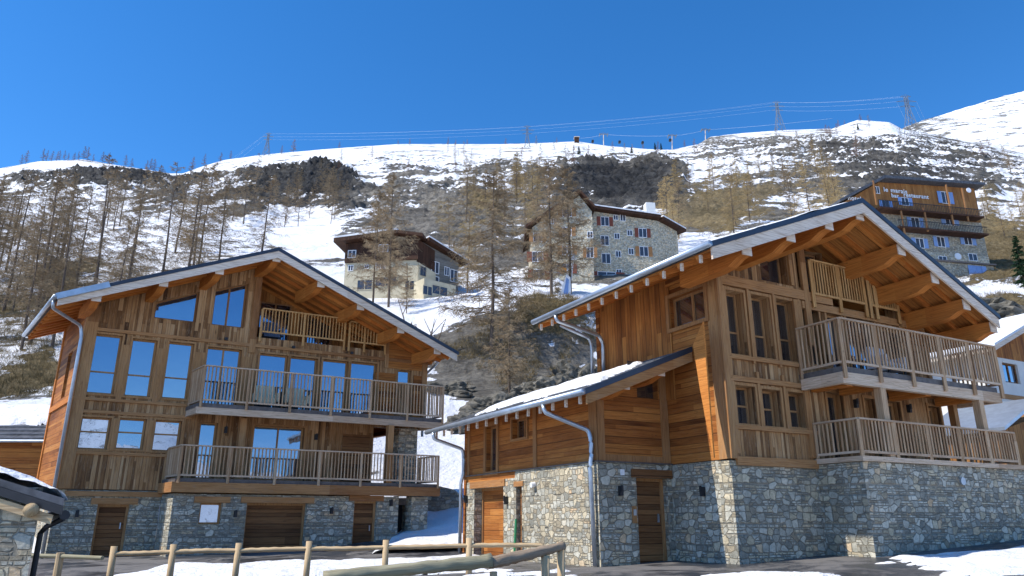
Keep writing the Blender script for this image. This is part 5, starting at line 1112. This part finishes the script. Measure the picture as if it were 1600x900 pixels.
# ================================================================== trees
def tree_mesh(h, seed, kind):
    r = random.Random(seed); tr = MB(); tr.sm = True
    lean = Vector((r.uniform(-.03, .03), r.uniform(-.03, .03), 0)); N = 9
    pts = [Vector((lean.x * h * (i / N) ** 1.6 + math.sin(i * 1.3 + seed) * .05, lean.y * h * (i / N) ** 1.6, h * i / N - (.8 if i == 0 else 0))) for i in range(N + 1)]
    tr.tube(pts, h * .0088 + .02, 7, .02, caps=False)
    V = []; Fc = []
    def ribbon(P, Q, w0, w1):
        d = (Q - P).normalized(); s = d.cross(Vector((r.uniform(-1, 1), r.uniform(-1, 1), r.uniform(-.6, .6)))).normalized(); n = len(V)
        V.extend([P - s * w0, P + s * w0, Q + s * w1, Q - s * w1]); Fc.append((n, n + 1, n + 2, n + 3))
    z = h * (.16 if kind != 'spruce' else .06)
    nb = 0
    while z < h * .985:
        f = z / h; base = pts[0].lerp(pts[0], 0)
        k_ = min(int(f * N), N - 1); base = pts[k_].lerp(pts[k_ + 1], f * N - k_); base.z = z
        if kind == 'spruce': L_ = h * .2 * (1 - f) ** .8 + .15
        elif kind == 'big': L_ = h * (.27 * (1 - f) ** .7 * min(1, .5 + f * 2.2) + .012) * r.uniform(.6, 1.2)
        else: L_ = h * (.25 * (1 - f) ** .75 * min(1, .45 + f * 2.2) + .012) * r.uniform(.55, 1.2)
        th = r.uniform(0, 6.283); d = Vector((math.cos(th), math.sin(th), 0)); dz = r.uniform(-.32, .05) if f < .75 else r.uniform(0, .6)
        if kind == 'spruce': dz = -.35
        seg = 5; P = base.copy(); tip = None
        w_ = .022 + .02 * (1 - f)
        for s_ in range(seg):
            u = (s_ + 1) / seg; Q = base + d * L_ * u + Vector((0, 0, L_ * (dz * u + .22 * u * u))) + Vector((r.uniform(-.04, .04), r.uniform(-.04, .04), r.uniform(-.03, .03))) * L_
            ribbon(P, Q, w_ * (1.15 - u * .9), w_ * (1.05 - u)); ribbon(P, Q, w_ * (1.15 - u * .9), w_ * (1.05 - u))
            nt_ = (1 if s_ == 0 else 5 if s_ < 3 else 7) + (3 if kind == 'big' else 0) if kind != 'spruce' else 9
            for _ in range(nt_):
                S_ = P.lerp(Q, r.random()); sd = d.cross(Vector((0, 0, 1))) * r.choice((-1, 1)); l = r.uniform(.25, .8) * (.35 + .3 * L_)
                e = S_ + (sd * r.uniform(.2, .9) + d * r.uniform(.1, .8) + Vector((0, 0, r.uniform(-.75, .12)))) * l
                if kind == 'spruce': ribbon(S_, e, .10, .05)
                else:
                    ribbon(S_, e, .017, .009)
                    for _ in range(2):
                        m_ = S_.lerp(e, r.uniform(.2, .9)); e2 = m_ + Vector((r.uniform(-1, 1), r.uniform(-1, 1), r.uniform(-1.2, .3))) * l * .45; ribbon(m_, e2, .014, .007)
            P = Q
        z += h * r.uniform(.006, .0145) * (1.0 if kind == 'thick' else .78 if kind == 'big' else 1.25 if kind != 'spruce' else .9); nb += 1
    cr = bpy.data.meshes.new('crown'); cr.from_pydata([tuple(v) for v in V], [], Fc)
    return tr, cr
def lab(base, px, Y, h, y0, y1):
    """one tree's own wording: size, height on the slope, the landmark it stands over"""
    sz = 'tall ' if h > 16.5 else 'short ' if h < 11 else 'slender ' if h < 13.5 else ''
    f = (Y - y0) / (y1 - y0); dp = 'low on the slope' if f < .25 else 'partway up the slope' if f < .5 else 'high on the slope' if f < .75 else 'highest on the slope'
    L_ = [(-40, 'just past the left picture edge'), (10, 'at the left picture edge'), (55, 'above the left gutter'), (100, 'over the left eave corner'), (150, 'over the left downpipe'), (200, 'over the left end of the roof'), (245, 'above the trapezoid window'),
          (290, 'left of the tallest larch'), (335, 'beside the tallest larch'), (385, 'above the left part of the gable'), (440, 'right above the left chalet ridge'), (490, 'right of the left chalet ridge'), (545, 'beside the cream chalet'), (640, 'above the cream chalet roof'),
          (700, 'above the grey wing'), (745, 'right of the cream chalet'), (790, 'behind the large larch'), (840, 'left of the stone hotel gable'), (900, 'over the stone hotel gable'), (1000, 'over the stone hotel roof'), (1060, 'by the hotel chimney'), (1110, 'just right of the stone hotel'),
          (1160, 'above the right chalet gutter'), (1210, 'above the start of the right chalet roof'), (1260, 'over the middle of the right roof slope'), (1310, 'left of the hotel lettering'), (1370, 'above the right chalet ridge'), (1450, 'above the lettered hotel'), (1530, 'above the right end of the lettered hotel'), (1575, 'right of the lettered hotel'), (1620, 'at the right picture edge'), (9999, 'just past the right picture edge')]
    return sz + base + ' ' + dp + ' ' + next(t for x, t in L_ if px < x)
protos = {}
def proto(key, h, seed, kind, tw):
    tr, cr = tree_mesh(h, seed, kind); cr.materials.append(M[tw])
    me = bpy.data.meshes.new('trunk'); me.from_pydata(tr.v, [], tr.f); me.materials.append(M['bark']); me.shade_smooth()
    protos[key] = (h, me, cr)
for i in range(5): proto(('larch', i), 17, 11 + i, 'thick' if i % 2 else 'thin', 'twig')
for i in range(2): proto(('big', i), 16, 91 + i, 'big', 'twig')
for i in range(3): proto(('gold', i), 15, 31 + i, 'thick', 'twig_gold')
for i in range(2): proto(('red', i), 12, 51 + i, 'thin', 'twig_red')
proto(('spruce', 0), 12, 71, 'spruce', 'needle')
def tree(px, Y, h, kind, label, group, name='larch_tree', lean=0.0, sink=.3):
    if label[0] == '@':
        _, b_, r_ = label.split('@'); y0, y1 = map(float, r_.split(',')); label = lab(b_, px, Y, h, y0, y1).replace('short small', 'small')
    p = at(px, Y); ks = [k_ for k_ in protos if k_[0] == kind]; ph, tm, cm = protos[rnd.choice(ks)]; s = h / ph
    o = bpy.data.objects.new(name, None); COL.objects.link(o); o.location = p - Vector((0, 0, sink)); wd = rnd.uniform(.85, 1.15)
    o.scale = (s * wd, s * wd, s); o.rotation_euler = (rnd.uniform(-.02, .02), lean + rnd.uniform(-.02, .02), rnd.uniform(0, 6.28)); tag(o, label, 'tree', group)
    for nm, me in (('trunk', tm), ('crown', cm)):
        c = bpy.data.objects.new(nm, me); COL.objects.link(c); c.parent = o
    return o
G0 = 'single larches behind the chalets'
tree(769, 58, 16.5, 'big', 'large bare larch with wide drooping branches on the rocky bank between the chalets', G0)
tree(607, 80, 17, 'big', 'tall bare larch in front of the cream chalet, right one of two', G0)
tree(582, 84, 15, 'big', 'slim bare larch in front of the cream chalet, left one of two', G0)
tree(862, 72, 16.5, 'big', 'slightly leaning bare larch in front of the stone hotel gable', G0, lean=-.06)
tree(892, 74, 15, 'big', 'bare larch close by the snow making tower before the stone hotel', G0)
tree(796, 52, 8.5, 'big', 'thin young larch low on the rocky bank', G0)
tree(705, 98, 8, 'big', 'small larch at the right end of the cream chalet', G0)
tree(730, 92, 12, 'gold', 'yellowish larch between the cream chalet and the stone hotel', G0)
tree(310, 118, 19.5, 'big', 'tallest larch rising above the left chalet roof to the ridge line', G0)
tree(635, 75, 6, 'big', 'low leafless tree with forked stems on the snow below the cream chalet', G0, 'bare_tree')
GL = 'larches on the left slope'
for i in range(64):
    px = rnd.uniform(-110, 430) if i > 18 else rnd.uniform(-110, 230); Y = rnd.uniform(64, 230) if i > 18 else rnd.uniform(58, 110)
    if px > 330 and Y < 110: Y += 70
    tree(px, Y, rnd.uniform(13, 20) * (1 if Y > 80 else .85), 'larch', '@bare brown larch@58,230', GL)
for i in range(26): tree(rnd.uniform(420, 540), rnd.uniform(190, 300), rnd.uniform(8, 13), 'larch', '@small bare larch@190,300', 'small larches left of the cream chalet')
for i in range(26): tree(rnd.uniform(690, 870), rnd.uniform(118, 260), rnd.uniform(10, 17), rnd.choice(['larch', 'gold']), '@bare larch@118,260', 'larches on the middle rocks')
for i in range(36): tree(rnd.uniform(1040, 1330), rnd.uniform(112, 250), rnd.uniform(9, 16), rnd.choice(['gold', 'gold', 'larch']), '@golden brown larch@112,250', 'golden larches right of the stone hotel')
for i in range(22): tree(rnd.uniform(1535, 1680), rnd.uniform(112, 220), rnd.uniform(7, 12), 'gold', '@golden larch@112,220', 'larches right of the hotel with lettering')
for i in range(50): tree(rnd.choice([rnd.uniform(520, 900), rnd.uniform(850, 1350), rnd.uniform(1150, 1600)]), rnd.uniform(300, 560), rnd.uniform(7, 13), rnd.choice(['larch', 'red']), '@small distant larch@300,560', 'small larches on the open slope')
for px in [32, 40, 66, 72, 80, 88, 92, 100, 106, 115, 122, 130, 136, 145, 160, 168, 195, 205, 228, 234, 240, 250, 300, 318, 344, 360, 440, 458, 622, 640, 700, 712, 730, 790, 1085, 1310, 1345, 1320, 1005, 1070, 870, 530]:
    tree(px, rnd.uniform(600, 618), rnd.uniform(8, 15) * (1 if px < 500 else .6), 'red', '@reddish skyline tree@500,602', 'trees along the skyline')
tree(1024, 596, 8, 'spruce', 'left one of the dark conifer pair on the ridge', 'dark conifers', 'spruce_tree'); tree(1033, 598, 7.5, 'spruce', 'right one of the dark conifer pair on the ridge', 'dark conifers', 'spruce_tree')
tree(987, 440, 6, 'spruce', 'small dark conifer on the snow below the gondola cabins', 'dark conifers', 'spruce_tree'); tree(905, 440, 6.5, 'spruce', 'small dark conifer among bare trees below the lift hut', 'dark conifers', 'spruce_tree')
tree(1341, 540, 6, 'spruce', 'round dark conifer on the slope left of the tallest pylon', 'dark conifers', 'spruce_tree'); tree(1602, 84, 7, 'spruce', 'green conifer cropped at the right edge beside the hotel with lettering', 'dark conifers', 'spruce_tree')

# dry brush and grass tufts on the bank and slopes
def brush(name, n, region, label, hgt, sd, dens=.35, mat='brush', spread=.5):
    r = np.random.RandomState(sd); px = r.uniform(region[0], region[1], n); Yv = r.uniform(region[2], region[3], n); X_ = (px - 800) / 1120 * Yv
    H_, R0, B0, _ = height(X_, Yv); keep = (B0 + .3 * fbm(X_ * .5, Yv * .5, 3) > dens); X_, Yv, H_ = X_[keep], Yv[keep], H_[keep]; m = len(X_)
    V = []; Fc = []; c0 = np.stack([X_, Yv, H_ - .03], 1)
    K = 7
    base = np.repeat(c0, K, 0) + r.normal(0, .12, (m * K, 3)) * [1, 1, .2]; d = r.normal(0, spread, (m * K, 3)); d[:, 2] = np.abs(d[:, 2]) * .6 + .55; d *= (hgt * r.uniform(.4, 1.1, (m * K, 1)))
    s = r.normal(0, 1, (m * K, 3)); s /= np.linalg.norm(s, axis=1, keepdims=True); s *= .018
    vs = np.stack([base - s, base + s, base + d], 1).reshape(-1, 3); fs = np.arange(len(vs)).reshape(-1, 3)
    me = bpy.data.meshes.new(name); me.from_pydata(vs.tolist(), [], fs.tolist()); me.materials.append(M[mat]); o = bpy.data.objects.new(name, me); COL.objects.link(o); tag(o, label, 'dry grass', None, 'stuff')
brush('dry_grass', 15000, (640, 940, 46, 80), 'tangled dry grass and brush on the rocky bank between the chalets', .55, 1)
brush('dry_grass', 20000, (-60, 420, 45, 130), 'dry brush showing through snow on the left slope', .6, 2, .3)
brush('dry_grass', 12000, (1050, 1640, 60, 150), 'dry grass below and beside the hotels at right', .7, 3, .4)
# uprooted stumps on the snow
for i, (px, Y, lab) in enumerate(((676, 58, 'twisted dark tree stump with bare stems on the snow below the cream chalet'), (634, 66, 'dark root clump on the snow behind the left chalet ridge'))):
    p = at(px, Y); o = thing('tree_stump', p, lab, 'stump'); m_ = MB(); r = random.Random(i)
    for _ in range(26):
        a_ = r.uniform(0, 6.28); P0 = p + Vector((math.cos(a_) * r.uniform(0, .6), math.sin(a_) * .3, r.uniform(-.2, .9))); m_.tube([P0, P0 + Vector((r.uniform(-.6, .6), r.uniform(-.4, .4), r.uniform(-.5, .4))), P0 + Vector((r.uniform(-1.1, 1.1), r.uniform(-.5, .5), r.uniform(-.6, .6)))], .14, 5, .03)
    m_.build('roots', M['bark'], o); m_ = MB()
    for _ in range(5 if i == 0 else 2): m_.tube([p + Vector((0, 0, .6)), p + Vector((r.uniform(-.5, .7), 0, 1.8)), p + Vector((r.uniform(-1.0, 1.3), 0, 3.4))], .07, 5, .02)
    m_.build('stems', M['bark'], o)
# boulders
def boulder(p, s, label, seed):
    import bmesh
    bm = bmesh.new(); bmesh.ops.create_icosphere(bm, subdivisions=5, radius=1)
    for v in bm.verts:
        n = mnoise.noise(v.co * 1.3 + Vector((seed, 0, 0))) * .55 + (abs(mnoise.noise(v.co * 3. + Vector((seed, 3, 0)))) - .2) * .5 + mnoise.noise(v.co * 8 + Vector((seed, 3, 0))) * .12; v.co *= 1 + n; v.co = Vector((v.co.x * s[0], v.co.y * s[1], v.co.z * s[2]))
    me = bpy.data.meshes.new('boulder'); bm.to_mesh(me); bm.free(); me.materials.append(M['rockplain']); o = bpy.data.objects.new('boulder', me); COL.objects.link(o); o.location = p; tag(o, label, 'rock', 'rocks on the banks')
k = NT('boulder_rock'); p = k.pos(); n = k.noise(p, 1.2, 9, .7, .6); k.bump(n, 1, .3); M['rockplain'] = k.out(k.ramp(n, [(.3, (.03, .028, .025)), (.5, (.15, .135, .105)), (.7, (.30, .27, .22))]), .9, .1)
for i, (px, Y, s, lab) in enumerate(((742, 47, (1.6, 1.2, 1.2), 'squat pale rock at the lower left foot of the bank'), (868, 50, (2.4, 1.5, 1.3), 'broad light rock face below the brush left of the high gutter'), (822, 48, (1.5, 1.2, .9), 'rounded rock in the middle of the bank'), (905, 53, (2.2, 1.6, 1.6), 'dark rock beside the high downpipes of the right chalet'), (780, 50, (2, 1.4, 1.1), 'rock under the thin young larch'), (1592, 60, (4, 2.5, 1.8), 'big pale outcrop at the right edge above the white house'), (1548, 66, (3, 2, 1.3), 'brown outcrop above the end of the right chalet roof'), (700, 54, (1.8, 1.2, .8), 'dark rock ledge just behind the left chalet eave'))): boulder(at(px, Y) + Vector((0, 0, -.35)), s, lab, i * 3.1)
